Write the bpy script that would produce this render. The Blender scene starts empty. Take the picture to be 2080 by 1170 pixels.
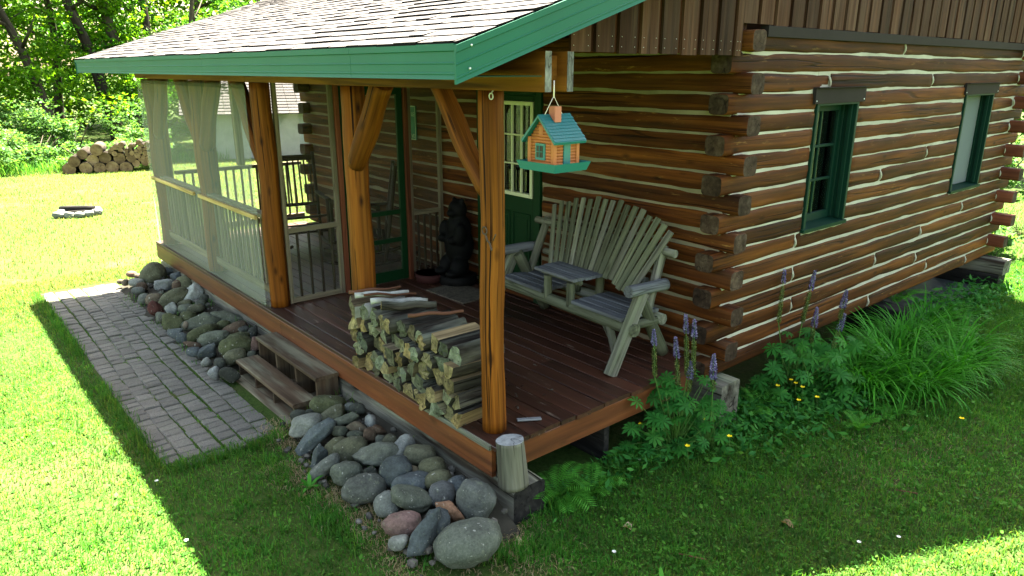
import bpy, math, random
import numpy as np
from mathutils import Vector, Matrix, noise as mnoise
RAD = math.radians
S = bpy.context.scene
COL = S.collection
rng = np.random.default_rng(11)
random.seed(5)

# ------------------------------------------------------------------ objects
def props(o, label=None, cat=None, group=None, kind=None):
    if label: o['label'] = label
    if cat: o['category'] = cat
    if group: o['group'] = group
    if kind: o['kind'] = kind
    return o

def thing(name, label, cat, loc, group=None):
    o = bpy.data.objects.new(name, None)
    o.empty_display_size = 0.1
    COL.objects.link(o)
    o.location = loc
    return props(o, label, cat, group)

def root_loc(o):
    p = Vector((0, 0, 0))
    while o is not None:
        p += Vector(o.location)
        o = o.parent
    return p

class G:
    """collects shapes (world coordinates) for ONE mesh object"""
    def __init__(s):
        s.v = []; s.f = []; s.m = []; s.sm = []; s.g = []; s.r = []
    def add(s, vs, fs, mat=0, smooth=False, gco=None, rnd=None, mats=None):
        b = len(s.v)
        off = [random.uniform(-40, 40) for _ in range(3)]
        if rnd is None: rnd = random.random()
        for i, p in enumerate(vs):
            s.v.append((p[0], p[1], p[2]))
            q = gco[i] if gco is not None else p
            s.g.append((q[0]+off[0], q[1]+off[1], q[2]+off[2]))
            s.r.append(rnd)
        for i, f in enumerate(fs):
            s.f.append([b+k for k in f])
            s.m.append(mats[i] if mats else mat)
            s.sm.append(smooth if not isinstance(smooth, list) else smooth[i])
    def build(s, name, mats, parent=None, loc=None):
        if not isinstance(mats, (list, tuple)): mats = [mats]
        o_ = root_loc(parent) if parent else Vector(tuple(loc) if loc is not None else (0, 0, 0))
        me = bpy.data.meshes.new(name)
        me.from_pydata([(a-o_.x, b-o_.y, c-o_.z) for a, b, c in s.v], [], s.f)
        for m in mats: me.materials.append(m)
        me.polygons.foreach_set('material_index', s.m)
        me.polygons.foreach_set('use_smooth', s.sm)
        a = me.attributes.new('gco', 'FLOAT_VECTOR', 'POINT')
        a.data.foreach_set('vector', np.array(s.g, 'f').ravel())
        a = me.attributes.new('rnd', 'FLOAT', 'POINT')
        a.data.foreach_set('value', np.array(s.r, 'f'))
        me.update()
        o = bpy.data.objects.new(name, me)
        COL.objects.link(o)
        if parent: o.parent = parent
        else: o.location = o_
        return o

def npobj(name, V, quads, tris, rnd, mat, parent=None, loc=None):
    o_ = np.array(root_loc(parent) if parent else (loc if loc is not None else (0, 0, 0)), 'f')
    me = bpy.data.meshes.new(name)
    V = np.asarray(V, 'f') - o_
    me.vertices.add(len(V)); me.vertices.foreach_set('co', V.ravel())
    q = np.asarray(quads, 'i').reshape(-1, 4); t = np.asarray(tris, 'i').reshape(-1, 3)
    li = np.concatenate([q.ravel(), t.ravel()])
    st = np.concatenate([np.arange(len(q))*4, len(q)*4+np.arange(len(t))*3])
    me.loops.add(len(li)); me.loops.foreach_set('vertex_index', li)
    me.polygons.add(len(st)); me.polygons.foreach_set('loop_start', st)
    if not isinstance(mat, (list, tuple)): mat = [mat]
    for m in mat: me.materials.append(m)
    me.update(calc_edges=True)
    a = me.attributes.new('rnd', 'FLOAT', 'POINT')
    a.data.foreach_set('value', np.asarray(rnd, 'f'))
    o = bpy.data.objects.new(name, me)
    COL.objects.link(o)
    if parent: o.parent = parent
    else: o.location = [float(x) for x in o_]
    return o

# ------------------------------------------------------------------ shapes
def wave(seed, n, amp, step):
    r = random.Random(seed)
    ks = [(r.uniform(.5, 1.6), r.uniform(0, 7), .6), (r.uniform(1.8, 4), r.uniform(0, 7), .3), (r.uniform(5, 9), r.uniform(0, 7), .18)]
    return [amp*sum(a*math.sin(k*i*step*2+p) for k, p, a in ks) for i in range(n)]

def superprof(a, b, e=3.2, n=20):
    o = []
    for i in range(n):
        t = 2*math.pi*(i+.5)/n
        c, s_ = math.cos(t), math.sin(t)
        o.append((a*math.copysign(abs(c)**(2/e), c), b*math.copysign(abs(s_)**(2/e), s_)))
    return o
def rectprof(w, h, c=.004):
    a, b = w/2, h/2
    return [(a, -b+c), (a, b-c), (a-c, b), (-a+c, b), (-a, b-c), (-a, -b+c), (-a+c, -b), (a-c, -b)]
def circ(r, n=14): return [(r*math.cos(2*math.pi*i/n), r*math.sin(2*math.pi*i/n)) for i in range(n)]

def prism(g, p0, p1, prof, up=(0, 0, 1), step=None, wob=0., sway=0., seed=None, mat=0, cap=None, smooth=False, r1=1., edge=0., rnd=None, gs=1., lump=0.):
    p0 = Vector(p0); p1 = Vector(p1); d = p1-p0; L = d.length; d.normalize()
    up = Vector(up); s_ = d.cross(up)
    if s_.length < 1e-5: s_ = d.cross(Vector((1, 0, 0)))
    s_.normalize(); u = s_.cross(d).normalized()
    n = max(1, int(round(L/step))) if step else 1
    seed = seed if seed is not None else random.random()*1e6
    ts = [(i/n, 1.) for i in range(n+1)]
    if edge > 0: ts = [(0, 1-edge*6)]+[(min(.49, edge*.35/L*(2)), 1-edge*1.2)]+[(t, k) for t, k in ts[1:-1] if .02/L < t < 1-.02/L]+[(max(.51, 1-edge*.7/L), 1-edge*1.2), (1, 1-edge*6)]
    N = len(ts)
    w1 = wave(seed, N, wob, L/max(1, n)); w2 = wave(seed+1, N, sway, L/max(1, n)); w3 = wave(seed+2, N, sway, L/max(1, n))
    vs = []; gc = []; m = len(prof)
    for i, (t, k) in enumerate(ts):
        c = p0+d*(L*t)+s_*w2[i]+u*w3[i]
        sc = (1+(r1-1)*t)*k*(1+w1[i])
        for a, b in prof:
            lk = 1+lump*(mnoise.noise(Vector((L*t*2.6+seed*1.7, a*9, b*9)))+.5*mnoise.noise(Vector((L*t*8+seed, a*16, b*16)))) if lump else 1
            vs.append(c+s_*(a*sc*lk)+u*(b*sc*lk)); gc.append((L*t*gs, a*gs, b*gs))
    fs = []; ms = []; sm = []
    for i in range(N-1):
        for j in range(m):
            k = (j+1) % m
            fs.append((i*m+j, i*m+k, (i+1)*m+k, (i+1)*m+j)); ms.append(mat); sm.append(smooth)
    cm = mat if cap is None else cap
    fs.append(tuple(reversed(range(m)))); fs.append(tuple((N-1)*m+j for j in range(m))); ms += [cm, cm]; sm += [False, False]
    # make outward facing: (a to right, b up seen along d) -> flip all
    fs = [tuple(reversed(f)) for f in fs]
    g.add(vs, fs, gco=gc, mats=ms, smooth=sm, rnd=rnd)

def box(g, x0, x1, y0, y1, z0, z1, mat=0, c=.003, rnd=None):
    """chamfered box, grain along its longest side"""
    dx, dy, dz = x1-x0, y1-y0, z1-z0
    cx, cy, cz = (x0+x1)/2, (y0+y1)/2, (z0+z1)/2
    c = min(c, dx/4, dy/4, dz/4)
    if dx >= dy and dx >= dz: prism(g, (x0, cy, cz), (x1, cy, cz), rectprof(dy, dz, c), mat=mat, rnd=rnd)
    elif dy >= dz: prism(g, (cx, y0, cz), (cx, y1, cz), rectprof(dx, dz, c), mat=mat, rnd=rnd)
    else: prism(g, (cx, cy, z0), (cx, cy, z1), rectprof(dy, dx, c), up=(1, 0, 0), mat=mat, rnd=rnd)

def tube(g, pts, rad, n=10, mat=0, cap=None, smooth=True, rnd=None, lump=0., seed=0):
    pts = [Vector(p) for p in pts]; N = len(pts)
    if not isinstance(rad, (list, tuple)): rad = [rad]*N
    vs = []; gc = []; prev = None; s = 0
    for i, p in enumerate(pts):
        d = (pts[min(i+1, N-1)]-pts[max(i-1, 0)]).normalized()
        if prev is None:
            a = d.cross(Vector((0, 0, 1)))
            if a.length < .05: a = d.cross(Vector((1, 0, 0)))
        else: a = prev-d*prev.dot(d)
        a.normalize(); b = d.cross(a); prev = a
        if i: s += (p-pts[i-1]).length
        for k in range(n):
            t = 2*math.pi*k/n
            r = rad[i]
            if lump: r *= 1+lump*mnoise.noise(Vector((math.cos(t)*1.3+seed, math.sin(t)*1.3, s*2.2/max(.3, rad[0]*8))))
            vs.append(p+a*(r*math.cos(t))+b*(r*math.sin(t))); gc.append((s, r*math.cos(t), r*math.sin(t)))
    fs = []; ms = []; sm = []
    for i in range(N-1):
        for k in range(n):
            j = (k+1) % n
            fs.append((i*n+k, i*n+j, (i+1)*n+j, (i+1)*n+k)); ms.append(mat); sm.append(smooth)
    cm = mat if cap is None else cap
    fs.append(tuple(reversed(range(n)))); fs.append(tuple((N-1)*n+k for k in range(n))); ms += [cm, cm]; sm += [False, False]
    g.add(vs, fs, gco=gc, mats=ms, smooth=sm, rnd=rnd)

def ico(sub):
    import bmesh
    bm = bmesh.new(); bmesh.ops.create_icosphere(bm, subdivisions=sub, radius=1)
    V = np.array([v.co[:] for v in bm.verts]); F = [[v.index for v in f.verts] for f in bm.faces]
    bm.free(); return V, F
ICO = {k: ico(k) for k in (1, 2, 3, 4)}

def ellipsoid(g, c, r, sub=2, mat=0, rot=None, smooth=True, rnd=None):
    V, F = ICO[sub]; P = V*np.array(r)
    if rot is not None: P = P @ np.array(rot).T
    P = P+np.array(c)
    g.add(P.tolist(), F, mat=mat, smooth=smooth, rnd=rnd)

# ------------------------------------------------------------------ materials
def new_mat(name):
    m = bpy.data.materials.new(name); m.use_nodes = True
    nt = m.node_tree; nt.nodes.clear()
    return m, nt
def nd(nt, t, **kw):
    n = nt.nodes.new(t)
    for k, v in kw.items():
        if k.startswith('_'): setattr(n, k[1:], v)
        else:
            key = int(k[1:]) if k[0] == 'i' and k[1:].isdigit() else k.replace('__', ' ')
            if hasattr(v, 'is_output'): nt.links.new(v, n.inputs[key])
            else: n.inputs[key].default_value = v
    return n
def c4(c): return (c[0], c[1], c[2], 1)
def ramp(nt, fac, stops, interp='LINEAR'):
    r = nt.nodes.new('ShaderNodeValToRGB'); r.color_ramp.interpolation = interp
    el = r.color_ramp.elements
    while len(el) > len(stops): el.remove(el[-1])
    while len(el) < len(stops): el.new(.5)
    for e, (p, c) in zip(el, stops): e.position = p; e.color = c4(c) if not isinstance(c, (int, float)) else (c, c, c, 1)
    nt.links.new(fac, r.inputs[0]); return r.outputs[0]
def mix(nt, fac, a, b, mode='MIX'):
    n = nt.nodes.new('ShaderNodeMix'); n.data_type = 'RGBA'; n.blend_type = mode
    for sock, v in ((n.inputs[0], fac), (n.inputs[6], a), (n.inputs[7], b)):
        if hasattr(v, 'is_output'): nt.links.new(v, sock)
        else: sock.default_value = v if isinstance(v, (int, float)) else c4(v)
    return n.outputs[2]
def math_(nt, op, a, b=0.5, clamp=False):
    n = nt.nodes.new('ShaderNodeMath'); n.operation = op; n.use_clamp = clamp
    for i, v in enumerate((a, b)):
        if hasattr(v, 'is_output'): nt.links.new(v, n.inputs[i])
        else: n.inputs[i].default_value = v
    return n.outputs[0]
def noise_(nt, vec, scale=1., detail=3., rough=.55, dist=0.):
    n = nd(nt, 'ShaderNodeTexNoise', Scale=scale, Detail=detail, Roughness=rough, Distortion=dist)
    nt.links.new(vec, n.inputs['Vector']); return n.outputs[0]
def scaled(nt, vec, s):
    n = nd(nt, 'ShaderNodeVectorMath', _operation='MULTIPLY', i1=s); nt.links.new(vec, n.inputs[0]); return n.outputs[0]
def attr(nt, name, out='Vector'):
    return nd(nt, 'ShaderNodeAttribute', _attribute_name=name).outputs[out]
def finish(nt, col, rough=.6, bump=None, bstr=.3, bdist=.01, spec=.4, metal=0., coat=0.):
    b = nd(nt, 'ShaderNodeBsdfPrincipled', Roughness=rough, Metallic=metal)
    b.inputs['Specular IOR Level'].default_value = spec
    b.inputs['Coat Weight'].default_value = coat
    if hasattr(col, 'is_output'): nt.links.new(col, b.inputs['Base Color'])
    else: b.inputs['Base Color'].default_value = c4(col)
    if bump is not None:
        bn = nd(nt, 'ShaderNodeBump', Strength=bstr, Distance=bdist, Height=bump)
        nt.links.new(bn.outputs[0], b.inputs['Normal'])
    o = nd(nt, 'ShaderNodeOutputMaterial'); nt.links.new(b.outputs[0], o.inputs[0])
    return b

def wood(name, c0, c1, c2, rough=.6, crack=.6, sx=1.6, sy=26., bstr=.35, grey=None, greyamt=0., knots=.0, var=.35, spec=.10, wear=None, wearamt=0., streak=.45, check=.6, tint=None):
    m, nt = new_mat(name)
    g = attr(nt, 'gco')
    n1 = noise_(nt, scaled(nt, g, (sx, sy, sy)), 1, 5, .6)
    n2 = noise_(nt, scaled(nt, g, (sx*.5, sy*.16, sy*.16)), 1, 3, .5)
    nc = noise_(nt, scaled(nt, g, (sx*.55, sy*1.7, sy*1.7)), 1, 2, .5, .4)
    f = math_(nt, 'ADD', math_(nt, 'MULTIPLY', n1, .6), math_(nt, 'MULTIPLY', n2, .4))
    col = ramp(nt, f, [(.30, c0), (.5, c1), (.68, c2)])
    if knots:
        v = nd(nt, 'ShaderNodeTexVoronoi', Scale=1., Randomness=1.)
        nt.links.new(scaled(nt, g, (2.6, 6.5, 6.5)), v.inputs['Vector'])
        k = ramp(nt, v.outputs['Distance'], [(.03, 1.), (.16, 0.)])
        k = math_(nt, 'MULTIPLY', k, knots)
        col = mix(nt, k, col, (c0[0]*.35, c0[1]*.3, c0[2]*.3))
    if grey is not None:
        gm = ramp(nt, noise_(nt, scaled(nt, g, (1.3, 9, 9)), 1, 4, .6), [(.42, 0.), (.66, 1.)])
        geo = nd(nt, 'ShaderNodeNewGeometry')
        nz = nd(nt, 'ShaderNodeSeparateXYZ'); nt.links.new(geo.outputs['Normal'], nz.inputs[0])
        up = ramp(nt, nz.outputs[2], [(.0, .25), (.75, 1.)])
        col = mix(nt, math_(nt, 'MULTIPLY', math_(nt, 'MULTIPLY', gm, up), greyamt), col, grey)
    if wear is not None:
        wm = ramp(nt, noise_(nt, scaled(nt, g, (5, 30, 30)), 1, 6, .7), [(.60, 0.), (.68, 1.)])
        wm2 = ramp(nt, noise_(nt, scaled(nt, g, (.9, 2.2, 2.2)), 1, 2, .5), [(.42, 0.), (.62, 1.)])
        col = mix(nt, math_(nt, 'MULTIPLY', math_(nt, 'MULTIPLY', wm, wm2), wearamt), col, wear)
    ns = noise_(nt, scaled(nt, g, (sx*.45, sy*.42, sy*.42)), 1, 4, .62, .3)
    col = mix(nt, streak, col, mix(nt, 1., col, ramp(nt, ns, [(.34, (.22, .17, .15)), (.5, (.95, .95, .95)), (.66, (1.45, 1.4, 1.3))]), 'MULTIPLY'))
    if tint:
        oi = nd(nt, 'ShaderNodeObjectInfo'); col = mix(nt, 1., col, ramp(nt, oi.outputs['Random'], tint), 'MULTIPLY')
    r = attr(nt, 'rnd', 'Fac')
    col = mix(nt, 1., col, ramp(nt, r, [(0., 1-var), (1., 1+var*.6)]), 'MULTIPLY')
    nk = noise_(nt, scaled(nt, g, (sx*.28, sy*.36, sy*.36)), 1, 1.5, .5, .2)
    ck = ramp(nt, math_(nt, 'ABSOLUTE', math_(nt, 'SUBTRACT', nk, .5)), [(.006, 1.), (.016, 0.)])
    ckm = ramp(nt, noise_(nt, scaled(nt, g, (sx*.8, 6, 6)), 1, 2, .5), [(.45, 0.), (.55, 1.)])
    ck = math_(nt, 'MULTIPLY', math_(nt, 'MULTIPLY', ck, ckm), check)
    col = mix(nt, ck, col, (c0[0]*.2, c0[1]*.18, c0[2]*.16))
    cr = ramp(nt, nc, [(.30, 1.), (.37, 0.)])
    col = mix(nt, math_(nt, 'MULTIPLY', cr, crack), col, (c0[0]*.25, c0[1]*.22, c0[2]*.2))
    h = math_(nt, 'SUBTRACT', math_(nt, 'SUBTRACT', math_(nt, 'MULTIPLY', n1, .5), math_(nt, 'MULTIPLY', cr, crack)), ck)
    finish(nt, col, rough, h, bstr, .006, spec)
    return m

def paint(name, c, rough=.4, spec=.5, var=.12, bstr=.08, sc=30.):
    m, nt = new_mat(name)
    tc = nd(nt, 'ShaderNodeTexCoord')
    n = noise_(nt, tc.outputs['Object'], 3., 5, .6)
    n2 = noise_(nt, tc.outputs['Object'], sc, 3, .6)
    col = mix(nt, 1., c, ramp(nt, n, [(.3, 1-var), (.7, 1+var)]), 'MULTIPLY')
    finish(nt, col, rough, n2, bstr, .004, spec)
    return m

def leafmat(name, c0, c1, c2, trans=.45, rough=.55, patch=0., spec=.10, tcol=(1.25, 1.15, .5)):
    m, nt = new_mat(name)
    r = attr(nt, 'rnd', 'Fac')
    col = ramp(nt, r, [(.0, c0), (.5, c1), (1., c2)])
    if patch:
        geo = nd(nt, 'ShaderNodeNewGeometry')
        n = noise_(nt, geo.outputs['Position'], .8, 4, .6)
        col = mix(nt, 1., col, ramp(nt, n, [(.3, (1-patch*.5, 1-patch, 1-patch)), (.7, (1+patch, 1+patch*.8, 1+patch*.4))]), 'MULTIPLY')
        n5 = noise_(nt, geo.outputs['Position'], 6., 4, .7)
        col = mix(nt, 1., col, ramp(nt, n5, [(.32, (1-patch*1.3, 1-patch*1.3, 1-patch)), (.68, (1+patch*.7, 1+patch*.6, 1+patch*.3))]), 'MULTIPLY')
    b = nd(nt, 'ShaderNodeBsdfPrincipled', Roughness=rough)
    b.inputs['Specular IOR Level'].default_value = spec
    nt.links.new(col, b.inputs['Base Color'])
    t = nd(nt, 'ShaderNodeBsdfTranslucent'); nt.links.new(mix(nt, 1., col, tcol, 'MULTIPLY'), t.inputs[0])
    s_ = nd(nt, 'ShaderNodeMixShader', i0=trans); nt.links.new(b.outputs[0], s_.inputs[1]); nt.links.new(t.outputs[0], s_.inputs[2])
    o = nd(nt, 'ShaderNodeOutputMaterial'); nt.links.new(s_.outputs[0], o.inputs[0])
    return m

SUN_E = 5.0; SKY_E = .05; EXPO = 4.3
M = {}
M['log'] = wood('stained_log', (.013, .0034, .0006), (.061, .0168, .0026), (.145, .047, .008), .65, .85, 1.0, 24, .7, (.07, .043, .025), .55, .85, .4, wear=(.34, .19, .06), wearamt=.45)
M['logend'] = wood('log_end', (.016, .009, .006), (.042, .026, .018), (.085, .06, .044), .8, .5, 22, 24, .5, None, 0, 0, .3)
M['logred'] = wood('red_log_end', (.06, .018, .01), (.13, .04, .02), (.18, .06, .03), .65, .4, 1.4, 22, .3)
M['post'] = wood('peeled_post', (.055, .014, .002), (.135, .041, .0045), (.205, .073, .010), .6, 1., .8, 34, .6, None, 0, .95, .15, streak=.7, check=.35)
M['beam'] = wood('beam_board', (.10, .032, .005), (.175, .064, .010), (.23, .095, .018), .55, .25, 1.2, 24, .2, None, 0, .3, .12)
M['beamend'] = wood('beam_end', (.07, .068, .06), (.13, .13, .12), (.20, .20, .185), .9, .5, 30, 60, .5)
M['deck'] = wood('deck_boards', (.017, .0055, .003), (.042, .0135, .0065), (.068, .025, .012), .5, .55, 1.2, 22, .35, None, 0, .25, .4, .4, (.30, .22, .17), .9)
M['skirt'] = wood('deck_skirt', (.05, .013, .004), (.10, .029, .008), (.15, .05, .014), .5, .3, 1.0, 18, .2, None, 0, .6, .12, .4, (.34, .22, .09), .3)
M['siding'] = wood('siding_board', (.030, .0115, .0055), (.056, .0245, .0135), (.088, .047, .029), .8, .6, 1.2, 30, .5, (.10, .09, .072), .6, .2, .4)
M['batten'] = wood('siding_under', (.022, .007, .003), (.045, .015, .006), (.065, .024, .01), .7, .4, 1.2, 26, .3)
M['greywood'] = wood('weathered_grey', (.060, .058, .048), (.125, .123, .10), (.20, .195, .165), .8, .55, 1.6, 30, .45, (.22, .26, .12), .4, .5, .25)
M['greentint'] = wood('weathered_green_grey', (.048, .052, .034), (.098, .105, .068), (.16, .17, .115), .8, .55, 1.6, 30, .45, None, 0, .6, .25)
M['bluegrey'] = wood('weathered_blue_grey', (.058, .061, .068), (.112, .118, .127), (.18, .188, .197), .8, .6, 1.6, 30, .4, None, 0, .2, .2)
M['timber'] = wood('old_timber', (.035, .032, .026), (.10, .095, .078), (.20, .19, .16), .9, .8, 1.4, 18, .8, (.20, .225, .155), .75, .3, .25, streak=1., check=1.)
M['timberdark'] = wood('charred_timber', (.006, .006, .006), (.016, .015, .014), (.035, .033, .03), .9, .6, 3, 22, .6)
M['step'] = wood('step_board', (.026, .017, .011), (.062, .041, .026), (.105, .077, .052), .6, .35, 1.2, 22, .25, (.23, .24, .17), .5, .4, .2)
M['darkwood'] = wood('dark_stained_wood', (.012, .007, .004), (.03, .018, .01), (.05, .032, .018), .5, .3, 1.5, 30, .2)
M['tablewood'] = wood('pale_table_wood', (.16, .11, .06), (.28, .20, .11), (.36, .27, .16), .55, .2, 1.2, 20, .15)
M['screenwood'] = wood('screen_frame', (.11, .09, .06), (.2, .165, .11), (.28, .235, .16), .7, .3, 1.2, 26, .2)
M['yellowwood'] = wood('batten_strip', (.26, .17, .06), (.42, .30, .11), (.52, .40, .18), .6, .2, 1.2, 26, .2)
M['stumpbark'] = wood('stump_wood', (.032, .031, .023), (.078, .076, .060), (.14, .14, .115), .9, .8, 1.0, 30, .8, (.24, .25, .18), .5, streak=.8, check=1.)
M['stumptop'] = wood('stump_top', (.09, .098, .10), (.17, .18, .18), (.25, .26, .255), .9, .3, 20, 22, .3)
M['bark'] = wood('tree_bark', (.02, .015, .012), (.05, .04, .032), (.10, .085, .07), .95, .8, 1.2, 9, 1.)
M['fire_end'] = wood('firewood_end', (.04, .037, .024), (.125, .115, .078), (.25, .225, .15), .85, .75, 26, 30, .6, None, 0, 0, .5, tint=[(.0, (.75, .95, .95)), (.45, (.9, 1., .9)), (.62, (1., .95, .75)), (.8, (1.5, 1.2, .75)), (1., (.6, .62, .6))])
M['fire_split'] = wood('firewood_split', (.05, .039, .026), (.13, .105, .068), (.25, .205, .135), .8, .6, 1.4, 34, .5, None, 0, 0, .3, tint=[(.0, (.8, .9, .9)), (.5, (1., 1., .95)), (.8, (1.5, 1.3, .95)), (1., (.6, .6, .6))])
M['fire_bark'] = wood('firewood_bark', (.008, .006, .005), (.024, .019, .015), (.075, .064, .05), .95, .7, 3.5, 24, 1., (.22, .24, .185), .45, 0, .4)
M['birch'] = wood('birch_bark', (.12, .115, .10), (.27, .265, .245), (.40, .40, .38), .7, .6, 12, 12, .3)
M['twig'] = wood('red_twig', (.05, .022, .012), (.11, .05, .03), (.17, .08, .05), .7, .3, 2, 24, .3)
M['pilewood'] = wood('cut_log_end', (.10, .06, .03), (.19, .125, .065), (.28, .20, .11), .9, .5, 7, 8, .2, None, 0, 0, .35)
M['rug'] = wood('doormat', (.05, .04, .03), (.10, .085, .065), (.15, .13, .10), .95, .2, 60, 60, .5)
M['green'] = paint('green_fascia', (.004, .088, .052), .5, .22, .06, .03)
M['doorgreen'] = paint('green_door', (.0012, .020, .005), .5, .15, .1, .04)
M['windowgreen'] = paint('green_window', (.0025, .022, .013), .55, .12, .12, .08)
M['cream'] = paint('cream_trim', (.50, .52, .36), .5, .4, .05, .02)
M['brownmetal'] = paint('brown_flashing', (.022, .018, .0175), .7, .06, .12, .05)
M['chink_tan'] = paint('tan_mortar', (.17, .145, .10), .95, .05, .25, .6, 60)
M['chink'] = paint('mortar', (.34, .325, .27), .95, .1, .18, .6, 60)
M['black'] = paint('black_metal', (.006, .006, .006), .45, .4)
M['iron'] = paint('rusty_iron', (.06, .035, .022), .7, .4, .4, .3)
M['steel'] = paint('bright_steel', (.55, .56, .58), .3, .6)
M['teal'] = paint('teal_plastic', (.004, .115, .122), .4, .5, .06, .25, 120)
M['tealdark'] = paint('teal_panel', (.008, .13, .12), .4, .5)
M['orange'] = paint('orange_plastic', (.36, .115, .028), .6, .4, .12, .05)
M['pinkbrick'] = paint('pink_plastic', (.36, .115, .065), .5, .4)
M['cord'] = paint('pale_cord', (.75, .66, .6), .8, .1)
M['slab'] = paint('dark_slab', (.035, .042, .045), .7, .3, .3, .3)
M['bear'] = wood('carved_bear', (.002, .002, .002), (.004, .004, .004), (.008, .007, .006), .7, .5, 6, 26, .6)
M['wallgrey'] = paint('grey_wall', (.27, .27, .26), .8, .1, .15)
M['tin'] = paint('red_tin', (.035, .012, .011), .7, .1)
M['sign'] = paint('green_sign', (.02, .12, .075), .6, .3, .2)
M['letter'] = paint('pale_lettering', (.30, .40, .26), .7, .2)
M['curtain'] = paint('curtain_cloth', (.62, .52, .38), .9, .1, .2)
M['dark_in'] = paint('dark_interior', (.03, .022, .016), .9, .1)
M['underroof'] = wood('roof_underside', (.05, .03, .015), (.10, .06, .03), (.15, .09, .05), .8, .3, 1.2, 24, .2)
M['pot'] = paint('clay_pot', (.18, .14, .10), .7, .3)
M['brickred'] = paint('chimney_brick', (.25, .09, .06), .9, .2, .3, .3)

def glass():
    m, nt = new_mat('window_glass')
    gl = nd(nt, 'ShaderNodeBsdfGlossy', Color=(.9, .95, .95, 1), Roughness=.02)
    tr = nd(nt, 'ShaderNodeBsdfTransparent', Color=(.80, .85, .83, 1))
    fr = nd(nt, 'ShaderNodeFresnel', IOR=1.5)
    f2 = math_(nt, 'ADD', math_(nt, 'MULTIPLY', fr.outputs[0], 1.3), .03, True)
    s_ = nd(nt, 'ShaderNodeMixShader'); nt.links.new(f2, s_.inputs[0]); nt.links.new(tr.outputs[0], s_.inputs[1]); nt.links.new(gl.outputs[0], s_.inputs[2])
    o = nd(nt, 'ShaderNodeOutputMaterial'); nt.links.new(s_.outputs[0], o.inputs[0]); return m
M['glass'] = glass()
def screen(name, c, opac, trans=.45):
    m, nt = new_mat(name)
    df = nd(nt, 'ShaderNodeBsdfDiffuse', Color=c4(c)); tl = nd(nt, 'ShaderNodeBsdfTranslucent', Color=c4(c))
    a = nd(nt, 'ShaderNodeMixShader', i0=trans); nt.links.new(df.outputs[0], a.inputs[1]); nt.links.new(tl.outputs[0], a.inputs[2])
    tr = nd(nt, 'ShaderNodeBsdfTransparent')
    geo = nd(nt, 'ShaderNodeTexCoord')
    n = noise_(nt, geo.outputs['Object'], 2.2, 4, .6)
    f = math_(nt, 'MULTIPLY', ramp(nt, n, [(.3, .97), (.7, 1.03)]), opac)
    b = nd(nt, 'ShaderNodeMixShader'); nt.links.new(f, b.inputs[0]); nt.links.new(tr.outputs[0], b.inputs[1]); nt.links.new(a.outputs[0], b.inputs[2])
    o = nd(nt, 'ShaderNodeOutputMaterial'); nt.links.new(b.outputs[0], o.inputs[0]); return m
M['screen'] = screen('insect_screen', (.43, .48, .39), .39)
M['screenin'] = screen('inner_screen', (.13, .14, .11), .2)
M['screenwin'] = screen('window_screen', (.14, .16, .165), .93, .1)

def shingle():
    m, nt = new_mat('roof_shingle')
    g = attr(nt, 'gco'); r = attr(nt, 'rnd', 'Fac')
    n = noise_(nt, g, 60, 3, .7); n2 = noise_(nt, g, 6, 3, .6)
    col = ramp(nt, n, [(.3, (.030, .027, .028)), (.7, (.062, .057, .059))])
    col = mix(nt, 1., col, ramp(nt, r, [(0., .75), (1., 1.2)]), 'MULTIPLY')
    col = mix(nt, 1., col, ramp(nt, n2, [(.3, .85), (.7, 1.1)]), 'MULTIPLY')
    finish(nt, col, .9, n, .5, .004, .2); return m
M['shingle'] = shingle()
M['shinglebutt'] = paint('shingle_edge', (.004, .0035, .0035), .95, .1)

def stone():
    m, nt = new_mat('field_stone')
    oi = nd(nt, 'ShaderNodeObjectInfo'); tc = nd(nt, 'ShaderNodeTexCoord')
    v = nd(nt, 'ShaderNodeVectorMath', _operation='ADD'); nt.links.new(tc.outputs['Object'], v.inputs[0])
    cx = nd(nt, 'ShaderNodeCombineXYZ'); nt.links.new(math_(nt, 'MULTIPLY', oi.outputs['Random'], 50.), cx.inputs[0]); nt.links.new(cx.outputs[0], v.inputs[1])
    p = v.outputs[0]
    n1 = noise_(nt, p, 9, 5, .65); n2 = noise_(nt, p, 70, 3, .7); n3 = noise_(nt, p, 22, 5, .7)
    col = mix(nt, 1., oi.outputs['Color'], ramp(nt, n1, [(.3, .62), (.7, 1.3)]), 'MULTIPLY')
    col = mix(nt, 1., col, ramp(nt, n2, [(.3, .72), (.7, 1.25)]), 'MULTIPLY')
    lich = ramp(nt, n3, [(.58, 0.), (.66, 1.)])
    col = mix(nt, math_(nt, 'MULTIPLY', lich, .35), col, (.16, .18, .11))
    pale = ramp(nt, noise_(nt, p, 38, 2, .5), [(.68, 0.), (.72, 1.)])
    col = mix(nt, math_(nt, 'MULTIPLY', pale, .5), col, (.34, .34, .30))
    h = math_(nt, 'ADD', n3, math_(nt, 'MULTIPLY', n2, .4))
    finish(nt, col, .85, h, .6, .008, .15); return m
M['stone'] = stone()

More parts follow.
